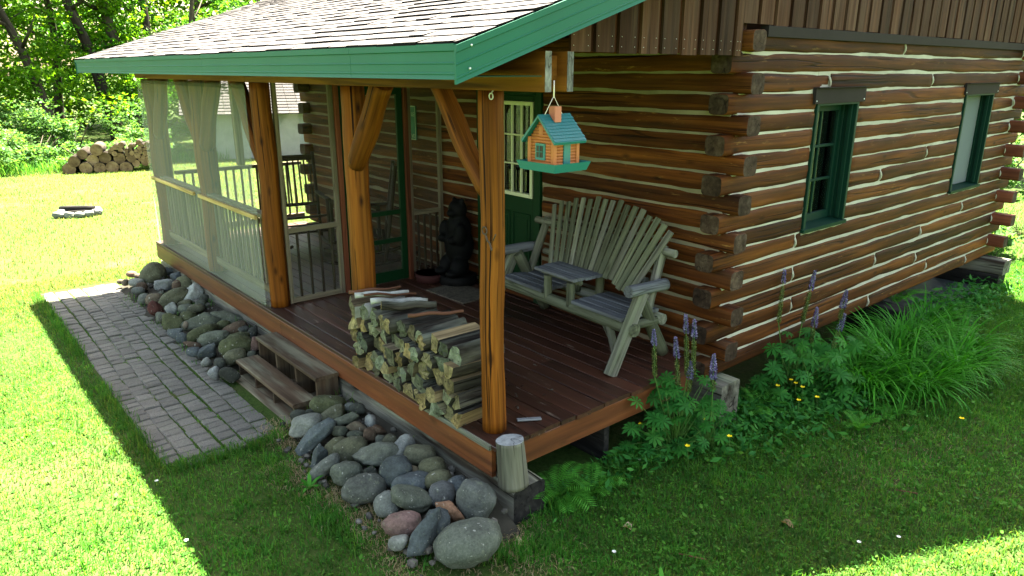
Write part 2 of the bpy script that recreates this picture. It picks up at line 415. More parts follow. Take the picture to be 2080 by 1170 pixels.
def soil():
    m, nt = new_mat('lawn_soil')
    geo = nd(nt, 'ShaderNodeNewGeometry'); p = geo.outputs['Position']
    n1 = noise_(nt, p, 1.1, 5, .6); n2 = noise_(nt, p, 24, 5, .7); n3 = noise_(nt, p, .12, 3, .5)
    col = ramp(nt, n2, [(.3, (.012, .024, .004)), (.5, (.022, .05, .007)), (.72, (.045, .06, .014))])
    col = mix(nt, ramp(nt, n1, [(.52, 0.), (.7, .75)]), col, (.075, .055, .032))
    col = mix(nt, ramp(nt, n3, [(.3, 0.), (.7, .4)]), col, (.06, .085, .02))
    finish(nt, col, .95, n2, .6, .03, .1); return m
M['soil'] = soil()
def paver():
    m, nt = new_mat('path_paver')
    g = attr(nt, 'gco'); r = attr(nt, 'rnd', 'Fac')
    n = noise_(nt, g, 90, 3, .7); n2 = noise_(nt, g, 9, 4, .6)
    col = ramp(nt, n, [(.3, (.068, .064, .055)), (.7, (.138, .131, .115))])
    col = mix(nt, 1., col, ramp(nt, r, [(0., .78), (1., 1.18)]), 'MULTIPLY')
    col = mix(nt, ramp(nt, n2, [(.5, 0.), (.72, .5)]), col, (.10, .105, .08))
    finish(nt, col, .85, n, .4, .005, .3); return m
M['paver'] = paver()
M['rubble'] = wood('rubble', (.035, .032, .026), (.085, .082, .07), (.15, .145, .125), .9, .2, 20, 20, .4, None, 0, 0, .5)
M['mud'] = paint('dark_gravel', (.035, .032, .024), .95, .1, .4, .8, 40)

M['grass'] = leafmat('grass_blade', (.020, .118, .013), (.042, .192, .023), (.105, .225, .045), .48, .6, .35, .10, (2.1, 1.4, .9))
M['sungrass'] = leafmat('sunlit_lawn_blade', (.045, .12, .02), (.085, .18, .035), (.17, .23, .08), .48, .6, .35, .10, (2.0, 1.4, 1.0))  # paler, yellower lawn: sunlight painted into the blade colour
M['straw'] = leafmat('dry_grass', (.16, .12, .065), (.27, .22, .13), (.36, .31, .20), .3, .8, .1)
M['clover'] = leafmat('lawn_leaf', (.025, .115, .012), (.045, .175, .018), (.085, .23, .03), .4, .55, .25)
M['lupin'] = leafmat('lupin_leaf', (.016, .095, .016), (.028, .145, .022), (.055, .20, .03), .4, .55)
M['fern'] = leafmat('fern_leaf', (.035, .16, .015), (.055, .23, .022), (.085, .29, .035), .45, .5)
M['daylily'] = leafmat('daylily_leaf', (.022, .13, .008), (.035, .20, .012), (.06, .27, .02), .42, .45)
M['purple'] = leafmat('lupin_floret', (.24, .18, .52), (.38, .31, .68), (.55, .50, .82), .35, .6, tcol=(1, 1, 1))
M['pod'] = leafmat('lupin_pod', (.14, .19, .06), (.22, .27, .09), (.32, .34, .15), .3, .6)
M['yellow'] = leafmat('yellow_petal', (.75, .55, .01), (.85, .65, .015), (.9, .72, .03), .2, .4, tcol=(1, 1, 1))
M['stem'] = paint('green_stem', (.05, .12, .02), .6, .15)
M['white'] = leafmat('white_petal', (.6, .6, .55), (.7, .7, .66), (.8, .8, .78), .2, .6, tcol=(1, 1, 1))
M['tree1'] = leafmat('maple_leaf', (.035, .13, .008), (.075, .22, .012), (.15, .30, .016), .62, .5, .25)
M['tree2'] = leafmat('ash_leaf', (.022, .10, .012), (.045, .17, .018), (.09, .24, .025), .6, .5, .25)
M['shrub'] = leafmat('shrub_leaf', (.03, .10, .025), (.06, .17, .04), (.13, .25, .08), .5, .5, .25)
M['wood_far'] = leafmat('far_leaf', (.02, .08, .01), (.06, .17, .012), (.15, .27, .016), .6, .5, .3)
M['deadleaf'] = leafmat('dead_leaf', (.20, .13, .07), (.32, .24, .14), (.42, .34, .22), .3, .8)

def gz(x, y):
    t = min(1., max(0., (-x-7)/13.))
    return -.5-.15*t+.012*math.sin(x*1.3+.5)*math.sin(y*1.1)
# ================================================================== setting
def ground():
    xs = np.concatenate([np.linspace(-420, -40, 14), np.linspace(-36, 14, 101), np.linspace(20, 300, 12)])
    ys = np.concatenate([np.linspace(-300, -20, 12), np.linspace(-16, 34, 101), np.linspace(40, 420, 14)])
    X, Y = np.meshgrid(xs, ys, indexing='ij')
    Z = np.vectorize(gz)(X, Y)
    far = np.clip((np.hypot(X+5, Y-5)-30)/100, 0, 1); Z = Z-far*.6
    Z = Z-.25*np.exp(-(((Y-5.2)/2.6)**4+((X+3.3)/3.2)**4))
    V = np.stack([X, Y, Z], -1).reshape(-1, 3); n = len(ys)
    i = np.arange(len(xs)-1)[:, None]*n+np.arange(n-1)[None, :]; i = i.ravel()
    Q = np.stack([i, i+n, i+n+1, i+1], 1)
    o = npobj('ground', V, Q, [], np.zeros(len(V)), M['soil']); o.data.polygons.foreach_set('use_smooth', [True]*len(Q))
    props(o, kind='structure')
ground()

# ================================================================== log cabin
XO, YF, YB, XL = .10, 2.10, 8.20, -6.92           # outer faces: side, front, back, far side
H = .143; Z0 = -.096; TH = .17
cabin = thing('log_cabin', 'brown log cabin with white chinking, green trim and a roofed front porch', 'cabin', (-3.4, 5.1, -.5))
PROF = superprof(TH/2, H/2+.002, 4.8, 24)
chk = G()
def vary(s): return random.Random(s).uniform(-1, 1)
def alog(p0, p1, seed, name='log', mat=None, edge=0.):
    g = G()
    prism(g, p0, p1, PROF, step=.09, wob=.03, sway=.0045, seed=seed, lump=.055, smooth=True, cap=1, edge=edge, gs=1.)
    return g.build(name, [mat or M['log'], M['logend']], cabin)
def arc(ax, pos, z, axis):
    """curved mortar joint where a log butts against the next"""
    pts = []
    for i in range(9):
        t = -1.25+2.5*i/8
        pts.append((math.cos(t)*TH*.5+.004, math.sin(t)*H*.5))
    P = [((ax+a, pos+.012*math.sin(i*.9), z+b) if axis == 'y' else (pos, ax-a, z+b)) for i, (a, b) in enumerate(pts)]
    tube(chk, P, .010, 6)
WIN = [(3.22, 3.94, .915, 1.97), (6.40, 7.26, .915, 1.98)]
JOINT = {6: [3.14], 4: [3.16, 5.79], 2: [3.19, 5.77], 3: [4.75], 0: [4.74, 7.35], 10: [5.6], 15: [3.4, 5.46], 17: [4.72], 9: [4.6], 1: [6.1], 5: [6.9]}
AX = XO-TH/2; AY = YF+TH/2
for j in range(18):
    z = Z0+H*(j+.5)
    # ---- side wall (faces +X)
    y0 = YF-.11-.02*vary(j) if j % 2 == 0 else YF+TH+.004
    y1 = YB+.22 if j % 2 == 0 else YB-TH-.012
    cuts = [(y0, y1)]
    for (a, b, zb, zt) in WIN:
        if z+H*.30 > zb and z-H*.45 < zt+.03:
            cuts = [c for (p, q) in cuts for c in (((p, a-.012), (b+.012, q)) if p < a and q > b else ((p, q),))]
    out = []
    for (p, q) in cuts:
        js = [t for t in JOINT.get(j, []) if p+.3 < t < q-.3]
        prev = p
        for t in js:
            out.append((prev, t-.012)); arc(AX, t, z, 'y'); prev = t+.012
        out.append((prev, q))
    for n_, (p, q) in enumerate(out):
        rt = .004*vary(j*7+n_)
        alog((AX+rt, p, z), (AX-rt, q, z+.002*vary(j+n_)), j*31+n_*5+1, edge=.006)
    if j % 2 == 1: arc(AX, YB-TH-.006, z, 'y')
    # ---- front wall (faces -Y)
    x1 = XO+.10+.025*vary(j+50) if j % 2 == 1 else XO-TH-.004
    x0 = XL-.12-.03*vary(j+80) if j % 2 == 1 else XL+TH+.004
    segs = [(x0, x1)] if not 1 <= j <= 14 else [(x0, -2.895), (-1.915, x1)]
    for n_, (p, q) in enumerate(segs):
        alog((p, AY, z), (q, AY, z), j*17+n_*3+400, edge=.006)
    # ---- far side wall and back wall: the passing logs show at the corners
    if j % 2 == 0: alog((XL+TH/2, YF-.12-.03*vary(j+9), z), (XL+TH/2, YB, z), j*13+800, edge=.006)
    else: alog((XL-.1, YB-TH/2, z), (XO+.20+.03*vary(j+3), YB-TH/2, z), j*13+900, mat=M['logred'], edge=.006)
g = G()
for j in range(18):
    z = Z0+H*(j+.5)
    if j % 2 == 1: prism(g, (XL+TH/2, YF+TH+.01, z), (XL+TH/2, YB-TH-.01, z), PROF, step=.4, wob=.02, sway=.004, smooth=True)
    else: prism(g, (XL+TH+.01, YB-TH/2, z), (XO-TH-.01, YB-TH/2, z), PROF, step=.4, wob=.02, sway=.004, smooth=True)
g.build('back_log_wall', M['log'], cabin)
# mortar between the logs, set back a little from their faces
d = .0105
zt = Z0+18*H
box(chk, XO-TH+d, XO-d, YF+.03, WIN[0][0]-.004, Z0+.03, zt-.02)
box(chk, XO-TH+d, XO-d, WIN[0][1]+.004, WIN[1][0]-.004, Z0+.03, zt-.02)
box(chk, XO-TH+d, XO-d, WIN[1][1]+.004, YB-.03, Z0+.03, zt-.02)
for a, b, zb, zz in WIN:
    box(chk, XO-TH+d, XO-d, a-.003, b+.003, Z0+.03, zb-.035); box(chk, XO-TH+d, XO-d, a-.003, b+.003, zz+.06, zt-.02)
# mortar bead down both sides of each window
for a, b, zb, zz in WIN:
    for yy in (a-.010, b+.010):
        pts = [(XO-.022+.004*math.sin(i*1.9), yy+.005*math.sin(i*1.3+yy), zb+(zz-zb)*i/22) for i in range(23)]
        tube(chk, pts, [.011+.004*math.sin(i*2.3) for i in range(23)], 6)
    tube(chk, [(XO-.006, a+(b-a)*i/10, zb-.03+.004*math.sin(i*2.1)) for i in range(11)], .011, 6)
d = .008
box(chk, XL+.05, -2.90, YF+d, YF+TH-d, Z0+.03, zt-.02, mat=1); box(chk, -1.91, XO-.05, YF+d, YF+TH-d, Z0+.03, zt-.02, mat=1)
box(chk, -2.899, -1.911, YF+d, YF+TH-d, 2.075, zt-.02, mat=1)
for i in (0, 1):
    xx = (-2.903, -1.907)[i]
    tube(chk, [(xx+.004*math.sin(k*1.7), YF+.012, .02+2.04*k/30) for k in range(31)], .008, 6, mat=1)
box(chk, XL+d, XL+TH-d, YF+.05, YB-.05, Z0+.03, zt-.02); box(chk, XL+.05, XO-.05, YB-TH+d, YB-d, Z0+.03, zt-.02)
chk.build('chinking', [M['chink'], M['chink_tan']], cabin)

# ---- windows in the side wall
def window(a, b, zb, zt_, kind):
    w = G()
    x0, x1 = XO-TH-.02, XO+.012
    box(w, x0, x1, a, a+.035, zb, zt_); box(w, x0, x1, b-.035, b, zb, zt_)
    box(w, x0, x1, a+.036, b-.036, zt_-.035, zt_)
    # outer stops give the jambs their two steps
    for y_ in (a+.036, b-.036-.022):
        box(w, XO-.055, XO-.02, y_, y_+.022, zb+.03, zt_-.036); box(w, XO-.125, XO-.09, y_, y_+.014, zb+.03, zt_-.036)
    fr = w.build('window', M['windowgreen'], cabin)
    s = G(); prism(s, (XO-TH, (a+b)/2, zb+.012), (XO+.028, (a+b)/2, zb-.006), rectprof(b-a+.03, .03), mat=0)
    s.build('sill', M['windowgreen'], fr)
    h = G(); z1 = 2.075
    box(h, XO-.02, XO+.022, a-.065, b+.075, zt_-.018, z1, c=.002)
    box(h, XO-.02, XO+.05, a-.065, b+.075, z1+.0005, z1+.006, c=.001)
    for y_ in (a-.045, b+.05): ellipsoid(h, (XO+.023, y_, zt_+.005), (.004, .008, .008), 1, mat=1)
    h.build('head_flashing', [M['brownmetal'], M['steel']], fr)
    sx = XO-.135
    s = G()
    ya, yb, za, zc = a+.0365, b-.0365, zb+.022, zt_-.0365
    for p, q in ((ya, ya+.055), (yb-.055, yb)): box(s, sx-.02, sx+.02, p, q, za, zc)
    box(s, sx-.02, sx+.02, ya+.056, yb-.056, za, za+.07); box(s, sx-.02, sx+.02, ya+.056, yb-.056, zc-.055, zc)
    if kind == 0:
        ym = (ya+yb)/2
        box(s, sx-.012, sx+.013, ym-.011, ym+.011, za+.0705, zc-.0555)
        hh = (zc-za-.125)/3
        for k in (1, 2):
            for p, q in ((ya+.0565, ym-.0115), (ym+.0115, yb-.0565)):
                box(s, sx-.012, sx+.013, p, q, za+.07+hh*k-.011, za+.07+hh*k+.011)
    s.build('sash', M['windowgreen'], fr)
    gl = G(); box(gl, sx-.004, sx-.001, ya+.05, yb-.05, za+.06, zc-.05, c=.0005)
    gl.build('pane', M['glass'], fr)
    if kind == 1:
        sc = G(); box(sc, sx+.0215, sx+.026, ya+.01, yb-.01, za+.01, zc-.01, c=.0005); sc.build('insect_screen', M['screenwin'], fr)
    else:
        cu = G()
        for (p, q) in ((ya+.02, ya+.02+.10), (yb-.17, yb-.02)):
            n = 14; vs = []
            for i in range(n+1):
                yy = p+(q-p)*i/n; xx = sx-.10+.02*math.sin(i*1.9)
                vs += [(xx, yy, za), (xx, yy, zc)]
            cu.add(vs, [(2*i, 2*i+2, 2*i+3, 2*i+1) for i in range(n)], smooth=True)
        cu.build('curtain', M['curtain'], fr)
window(*WIN[0], 0); window(*WIN[1], 1)
# dark lining of the rooms behind the glass
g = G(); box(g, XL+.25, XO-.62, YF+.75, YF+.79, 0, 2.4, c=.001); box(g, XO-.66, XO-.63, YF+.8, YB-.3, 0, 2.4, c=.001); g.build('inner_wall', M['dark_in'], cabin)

# ---- front door
dw = G()
X0, X1 = -2.885, -1.925
box(dw, X0, X0+.07, YF-.02, YF+.13, .0, 2.06); box(dw, X1-.075, X1, YF-.02, YF+.13, .0, 2.06); box(dw, X0+.071, X1-.076, YF-.02, YF+.13, 1.985, 2.06)
door = dw.build('door', M['doorgreen'], cabin)
dp = G(); yd = YF+.03
L0, L1 = X0+.075, X1-.08
gx0, gx1, gz0, gz1 = -2.70, -2.075, 1.02, 1.925
box(dp, L0, gx0, yd, yd+.045, .01, 1.98); box(dp, gx1, L1, yd, yd+.045, .01, 1.98)
box(dp, gx0+.0005, gx1-.0005, yd, yd+.045, gz1, 1.98); box(dp, gx0+.0005, gx1-.0005, yd, yd+.045, .01, gz0)
for p, q in ((gx0+.03, -2.41), (-2.365, gx1-.03)):        # raised panels with their mouldings
    for (a, b, z0_, z1_) in ((p, p+.014, .2, .86), (q-.014, q, .2, .86), (p+.0145, q-.0145, .2, .214), (p+.0145, q-.0145, .846, .86)):
        box(dp, a, b, yd-.010, yd+.002, z0_, z1_, c=.004)
    box(dp, p+.045, q-.045, yd-.006, yd+.002, .25, .81, c=.005)
leaf = dp.build('door_leaf', M['doorgreen'], door)
lt = G()
fw = .036
box(lt, gx0, gx0+fw, yd-.014, yd+.03, gz0, gz1); box(lt, gx1-fw, gx1, yd-.014, yd+.03, gz0, gz1)
box(lt, gx0+fw+.0005, gx1-fw-.0005, yd-.014, yd+.03, gz1-fw, gz1); box(lt, gx0+fw+.0005, gx1-fw-.0005, yd-.014, yd+.03, gz0, gz0+fw)
xs = [gx0+fw+(gx1-gx0-2*fw)*k/4 for k in range(5)]
zs = [gz0+fw+(gz1-gz0-2*fw)*k/3 for k in range(4)]
for k in (1, 2, 3): box(lt, xs[k]-.008, xs[k]+.008, yd-.006, yd+.02, gz0+fw+.001, gz1-fw-.001)
for k in (1, 2):
    for i in range(4): box(lt, xs[i]+(.0085 if i else .001), xs[i+1]-(.0085 if i < 3 else .001), yd-.006, yd+.02, zs[k]-.008, zs[k]+.008)
lt.build('window_grid', M['cream'], door)
g = G(); box(g, gx0+.01, gx1-.01, yd+.022, yd+.026, gz0+.01, gz1-.01, c=.0005); g.build('pane', M['glass'], door)
g = G(); n = 40; vs = []
for i in range(n+1):
    xx = gx0+(gx1-gx0)*i/n
    vs += [(xx, yd+.12+.016*math.sin(i*1.7)+.006*math.sin(i*3.1), gz0-.05), (xx, yd+.12+.012*math.sin(i*1.5), gz0+.28+.01*math.sin(i))]
g.add(vs, [(2*i, 2*i+2, 2*i+3, 2*i+1) for i in range(n)], smooth=True); g.build('half_curtain', M['curtain'], door)
g = G(); tube(g, [(-2.835+.08, yd-.05, .95), (-2.835+.08, yd+.0, .95)], [.03, .018], 12); g.build('handle', M['steel'], door)

# ---- roof
XE, EY, ZE, SL = .40, -.54, 2.325, 1/3.
XRL = -7.60
def zr(y): return ZE+(y-EY)*SL
YT = 1.92
MS = 1.04
ZT = zr(YT); YR = 5.2; ZR = ZT+(YR-YT)*MS
g = G()
def slab(g, x0, x1, pts, th, rnd=None):
    """sheet swept along X; pts = (y,z) of the top line"""
    vs = []; fs = []; n = len(pts)
    for (y, z) in pts: vs += [(x0, y, z), (x1, y, z), (x0, y, z-th), (x1, y, z-th)]
    for i in range(n-1):
        a = i*4; b = a+4
        fs += [(a, a+1, b+1, b), (a+2, b+2, b+3, a+3), (a, b, b+2, a+2), (a+1, a+3, b+3, b+1)]
    fs += [(0, 2, 3, 1), ((n-1)*4, (n-1)*4+1, (n-1)*4+3, (n-1)*4+2)]
    g.add(vs, fs, gco=[(v[1], v[0], v[2]) for v in vs], rnd=rnd)
slab(g, XRL+.03, XE-.03, [(EY+.03, zr(EY+.03)-.012), (YT, ZT-.012)], .03)
roof = g.build('porch_roof', M['underroof'], cabin)
sh = G(); rs = random.Random(3)
def course(g, y, dl, x0, x1, sl, zf):
    """one row of overlapping tabs"""
    c_ = 1/math.sqrt(1+sl*sl)
    x = x0-rs.uniform(0, .15)
    while x < x1:
        w = rs.choice([.13, .16, .2, .24, .30]); a, b = max(x, x0), min(x+w-.004, x1)
        x += w
        if b-a < .01: continue
        jy = rs.uniform(-.006, .006); th = .010+rs.choice([0, 0, .003, .006])
        y0, y1 = y+jy, y+dl*1.15
        t0, t1 = zf(y0)+th, zf(y1)+.004
        bt = zf(y0)+.001
        vs = [(a, y0, t0), (b, y0, t0), (b, y1, t1), (a, y1, t1), (a, y0, bt), (b, y0, bt), (b, y1, t1-.005), (a, y1, t1-.005)]
        fs = [(0, 1, 2, 3), (4, 5, 1, 0), (5, 6, 2, 1), (7, 4, 0, 3)]
        g.add(vs, fs, mats=[0, 1, 1, 1], rnd=rs.random())
dl = .112
y = EY-.018; k = 0
while y < YT-.02:
    course(sh, y, dl, XRL-.012, XE+.012, SL, zr); y += dl
sh.build('shingles', [M['shingle'], M['shinglebutt']], roof)
def fascia_prof(h, steps):
    return rectprof(.02, h, .002)
# green eave board with its lip and ribs
def ribbed(g, p0, p1, hgt, out):
    """board from p0 to p1 (top edge line), ribs lying along it; out = outward unit vector"""
    p0 = Vector(p0); p1 = Vector(p1); o = Vector(out)
    prof = [(0., 0), (.020, 0), (.020, -.030), (.012, -.034), (.012, -.078), (.0155, -.081), (.0155, -.084), (.012, -.087), (.012, -hgt+.030), (.0155, -hgt+.027), (.0155, -hgt+.022), (.012, -hgt+.019), (.016, -hgt), (0, -hgt)]
    n = len(prof); vs = []
    for p in (p0, p1):
        for a, b in prof: vs.append(p+o*a+Vector((0, 0, b)))
    fs = [(i, (i+1) % n, n+(i+1) % n, n+i) for i in range(n)]+[tuple(reversed(range(n))), tuple(range(n, 2*n))]
    dv = (p1-p0).normalized()
    if dv.cross(Vector((0, 0, 1))).dot(o) > 0: fs = [tuple(reversed(f)) for f in fs]
    g.add(vs, fs)
FH = .152
g = G()
xs = [XRL, -6.66, -2.93, -.55, XE]
for a, b in zip(xs[:-1], xs[1:]): ribbed(g, (a+.001, EY, ZE-.004), (b-.0015, EY, ZE-.004), FH, (0, -1, 0))
g.build('eave_board', M['green'], roof)
for xx, o in ((XE, 1), (XRL, -1)):
    g = G()
    ribbed(g, (xx, EY-.021, zr(EY-.021)-.004), (xx, YT, ZT-.004), .165, (o, 0, 0))
    if o > 0:
        for yy, dz in ((EY+.06, -.03), (EY+.05, -.125), (.9, -.04)): ellipsoid(g, (xx+.021, yy, zr(yy)+dz), (.005, .006, .006), 1, mat=1)
    g.build('rake_board', [M['green'], M['steel']], roof)
g = G(); box(g, XRL+.02, XE-.025, EY+.002, -.02, ZE-FH+.006, ZE-FH+.012, c=.001); g.build('soffit', M['doorgreen'], roof)
g = G()
for i in range(19): 
    xx = XRL+.15+i*.425
    if xx > XE-.05: break
    prism(g, (xx, EY+.04, zr(EY+.04)-.10), (xx, YT-.02, ZT-.10), rectprof(.04, .11, .003))
g.build('rafters', M['underroof'], roof)
# main roof above the log box
g = G()
slab(g, XRL+.03, XE-.03, [(YT+.004, ZT-.0), (YR, ZR), (2*YR-YT+.35, ZT-.35*MS)], .05)
mr = g.build('main_roof', M['underroof'], cabin)
sh = G()
y = YT; 
while y < YR-.05: course(sh, y, .2, XRL-.01, XE+.012, MS, lambda y_: ZT+(y_-YT)*MS+.002); y += .2
sh.build('shingles', [M['shingle'], M['shinglebutt']], mr)
for xx, o in ((XE, 1), (XRL, -1)):
    for a, b in ((YT+.01, YR), (2*YR-YT+.35, YR)):
        g = G(); za = ZT-.004 if a < YR else ZT-.35*MS-.004
        ribbed(g, (xx, a, za), (xx, b, ZR-.004), .2, (o, 0, 0)); g.build('rake_board', M['green'], mr)
g = G(); box(g, -7.05, -6.6, 2.5, 2.9, 3.5, 5.2); box(g, -7.08, -6.57, 2.47, 2.93, 5.2005, 5.27); g.build('chimney', M['brickred'], cabin)

# ---- gable boards
def boards(g, x, ys, ye, zb, ztop, pitch=.205, lap=.045):
    """wide boards over narrow dark ones, planks upright; ztop(y) closes under the roof"""
    y = ys; i = 0
    while y < ye-.02:
        a, b = y, min(y+pitch-lap, ye)
        j = .004*vary(i+77)
        for (p, q, xx, th, m) in ((a, b, x+.018, .02, 0), (b-.02, min(y+pitch+.02, ye), x, .016, 1)):
            if q-p < .015: continue
            z0_ = zb+(j if m == 0 else .006)
            vs = [(xx, p, z0_), (xx+th, p, z0_), (xx+th, q, z0_), (xx, q, z0_), (xx, p, ztop(p)), (xx+th, p, ztop(p)), (xx+th, q, ztop(q)), (xx, q, ztop(q))]
            fs = [(0, 3, 2, 1), (4, 5, 6, 7), (0, 1, 5, 4), (1, 2, 6, 5), (2, 3, 7, 6), (3, 0, 4, 7)]
            g.add(vs, fs, mat=m, gco=[(v[2], v[1], v[0]) for v in vs])
            if m == 0 and zb < 2.4:
                for zz in (zb+.035, zb+.09): ellipsoid(g, (xx+th, p+.02, zz), (.002, .0025, .0025), 1, mat=2); ellipsoid(g, (xx+th, q-.02, zz), (.002, .0025, .0025), 1, mat=2)
        y += pitch; i += 1
def under(y): return (zr(y)-.045) if y < YT else ((ZT+(y-YT)*MS-.055) if y < YR else (ZR-(y-YR)*MS-.055))
g = G(); boards(g, XO-.01, .42, 2.05, 2.305, under, .195, .042)
g.build('porch_gable_boards', [M['siding'], M['batten'], M['steel']], cabin)
g = G(); boards(g, XO-.01, 2.052, YB+.15, 2.515, under)
g.build('gable_boards', [M['siding'], M['batten'], M['steel']], cabin)
g = G(); box(g, XO-.03, XO+.034, 2.36, YB+.12, 2.437, 2.512, c=.002); g.build('trim_strip', M['brownmetal'], cabin)
g = G(); box(g, XL+.02, XO-.03, YF+.04, YF+.08, zt-.02, under(YF)-.14); box(g, XL+.1, XL+.14, YF+.09, YB, zt-.02, 3.2); box(g, XL+.1, XO-.03, YB-.12, YB-.08, zt-.02, 3.1)
g.build('upper_wall', M['batten'], cabin)

# ---- porch frame
def post(x, y, r, label=None, seed=0, z1=2.10):
    g = G(); n = 26
    pts = [(x+.006*math.sin(seed+i*.35), y+.005*math.sin(seed*2+i*.4), .0+z1*i/n) for i in range(n+1)]
    rr = [r*(1+.03*math.sin(seed+i*.55)+.012*math.sin(i*1.7+seed)+.04*(1-i/n)) for i in range(n+1)]
    tube(g, pts, rr, 28, lump=.035, seed=seed)
    o = g.build('post', M['post'], cabin)
    if label: o['label'] = label
    return o
p1 = post(-.20, .125, .072, 'corner post with a black iron ring', 1)
post(-1.80, .12, .088, None, 2.2); post(-3.52, .125, .090, None, 3.7); post(-5.25, .14, .11, None, 5.1); post(-7.02, .14, .115, None, 6.3)
def brace(a, b, r, seed):
    g = G(); a = Vector(a); b = Vector(b); n = 12
    pts = [a.lerp(b, i/n)+Vector((0, .006*math.sin(seed+i*.6), .008*math.sin(i*.5+seed))) for i in range(n+1)]
    rr = [r*(1+.05*math.sin(seed+i*.8)) for i in range(n+1)]; rr[0] *= .80
    tube(g, pts, rr, 20, lump=.05, seed=seed); g.build('brace', M['post'], cabin)
brace((-.225, .125, 1.50), (-.72, .13, 2.12), .062, 2)
brace((-1.745, .09, 1.54), (-1.33, .10, 2.13), .078, 4)
brace((-5.19, .13, 1.38), (-4.72, .12, 2.12), .080, 7); brace((-5.31, .13, 1.38), (-5.80, .12, 2.12), .08, 8)
brace((-3.58, .13, 1.36), (-4.08, .12, 2.12), .075, 9); brace((-6.94, .13, 1.4), (-6.5, .12, 2.12), .075, 10)
g = G()
for y0, y1 in ((.004, .048), (.155, .2)):
    for a, b in ((-7.22, -3.56), (-3.555, .37)): box(g, a, b, y0, y1, 2.105, 2.30)
box(g, -7.2, .30, .049, .154, 2.16, 2.28)
for x0 in (.345,):
    box(g, .3705, .374, .005, .047, 2.106, 2.299, mat=1); box(g, .3705, .374, .156, .199, 2.106, 2.299, mat=1)
g.build('front_beam', [M['beam'], M['beamend']], cabin)
g = G(); box(g, -3.60, -3.44, .21, YF-.02, 2.105, 2.24); box(g, -7.1, -6.94, .21, YF-.02, 2.105, 2.24); g.build('cross_beam', M['beam'], cabin)
g = G()
pts = [(-.045+.016*math.cos(t), -.0+.0, 2.075+.016*math.sin(t)) for t in [math.pi*.5+2*math.pi*i/14 for i in range(14)]]
tube(g, [(-.045, .02, 2.11)]+pts+[(-.045, 0, 2.09)], .0035, 6); g.build('screw_eye', M['steel'], cabin)
g = G(); c = Vector((-.170, .050, 1.315))
tube(g, [c+Vector((.022*math.cos(t), -.006, .022*math.sin(t))) for t in [2*math.pi*i/16 for i in range(17)]], .0045, 6)
tube(g, [c+Vector((.01+.008*i, -.004-.004*math.sin(i), -.025-.012*i+.006*math.sin(i*2.2))) for i in range(8)], .006, 6)
tube(g, [c+Vector((.06+.006*i, .01, -.05+.01*i)) for i in range(5)], .004, 6)
g.build('ring_latch', M['iron'], cabin)

# ---- railings and insect screens
def panel(axis, a, b, at, nb, zrail=.90, zlow=.10, cap=True, zt_=None, mats='screenwood'):
    g = G()
    def bx(p, q, z0_, z1_, w): 
        if axis == 'x': box(g, p, q, at-w/2, at+w/2, z0_, z1_)
        else: box(g, at-w/2, at+w/2, p, q, z0_, z1_)
    bx(a, b, zrail-.045, zrail, .085); bx(a, b, zlow, zlow+.085, .04)
    r = g.build('railing', M[mats], cabin)
    for i in range(nb):
        g = G(); p = a+(b-a)*(i+1)/(nb+1)
        if axis == 'x': box(g, p-.013, p+.013, at-.013, at+.013, zlow+.0855, zrail-.0455)
        else: box(g, at-.013, at+.013, p-.013, p+.013, zlow+.0855, zrail-.0455)
        g.build('baluster', M[mats], r)
    return r
panel('x', -6.92, -5.36, .10, 13); panel('x', -5.14, -3.62, .10, 13)
panel('y', .27, 2.0, -7.0, 15, .94)
g = G(); box(g, -7.06, -6.97, 1.10, 1.19, .95, 2.10); g.build('screen_stud', M['screenwood'], cabin)
g = G(); box(g, -6.97, -5.33, -.034, -.006, .865, .905); r_ = g.build('batten', M['yellowwood'], cabin)
g = G(); box(g, -5.16, -3.55, -.034, -.006, .865, .905); g.build('batten', M['yellowwood'], cabin)
def screen_sheet(name, mat, fn, nu, nv):
    V = []; Q = []
    for i in range(nu+1):
        for j in range(nv+1): V.append(fn(i/nu, j/nv))
    for i in range(nu):
        for j in range(nv): a = i*(nv+1)+j; Q.append((a, a+nv+1, a+nv+2, a+1))
    o = npobj(name, V, Q, [], np.zeros(len(V)), mat, cabin); o.data.polygons.foreach_set('use_smooth', [True]*len(Q)); return o
def fs_(u, v):
    x = -7.13+u*3.58; z = .01+v*2.07
    b = .006*math.sin(u*math.pi*4.2+.4)*math.sin(v*math.pi)+.004*math.sin(u*17+v*5)*math.sin(v*math.pi)
    if abs(v-.42) < .05: b *= .2
    return (x+(.07 if u < .01 else 0)*(.5-abs(v-.5)), -.004-abs(b)*.35+b*.3, z)
screen_sheet('insect_screen', M['screen'], fs_, 60, 30)
g = G(); box(g, -7.10, -3.56, -.012, -.006, 2.045, 2.098, c=.001); g.build('screen_hem', M['screenin'], cabin)
screen_sheet('insect_screen', M['screenin'], lambda u, v: (-7.04, .2+u*1.85, .01+v*2.07), 2, 2)
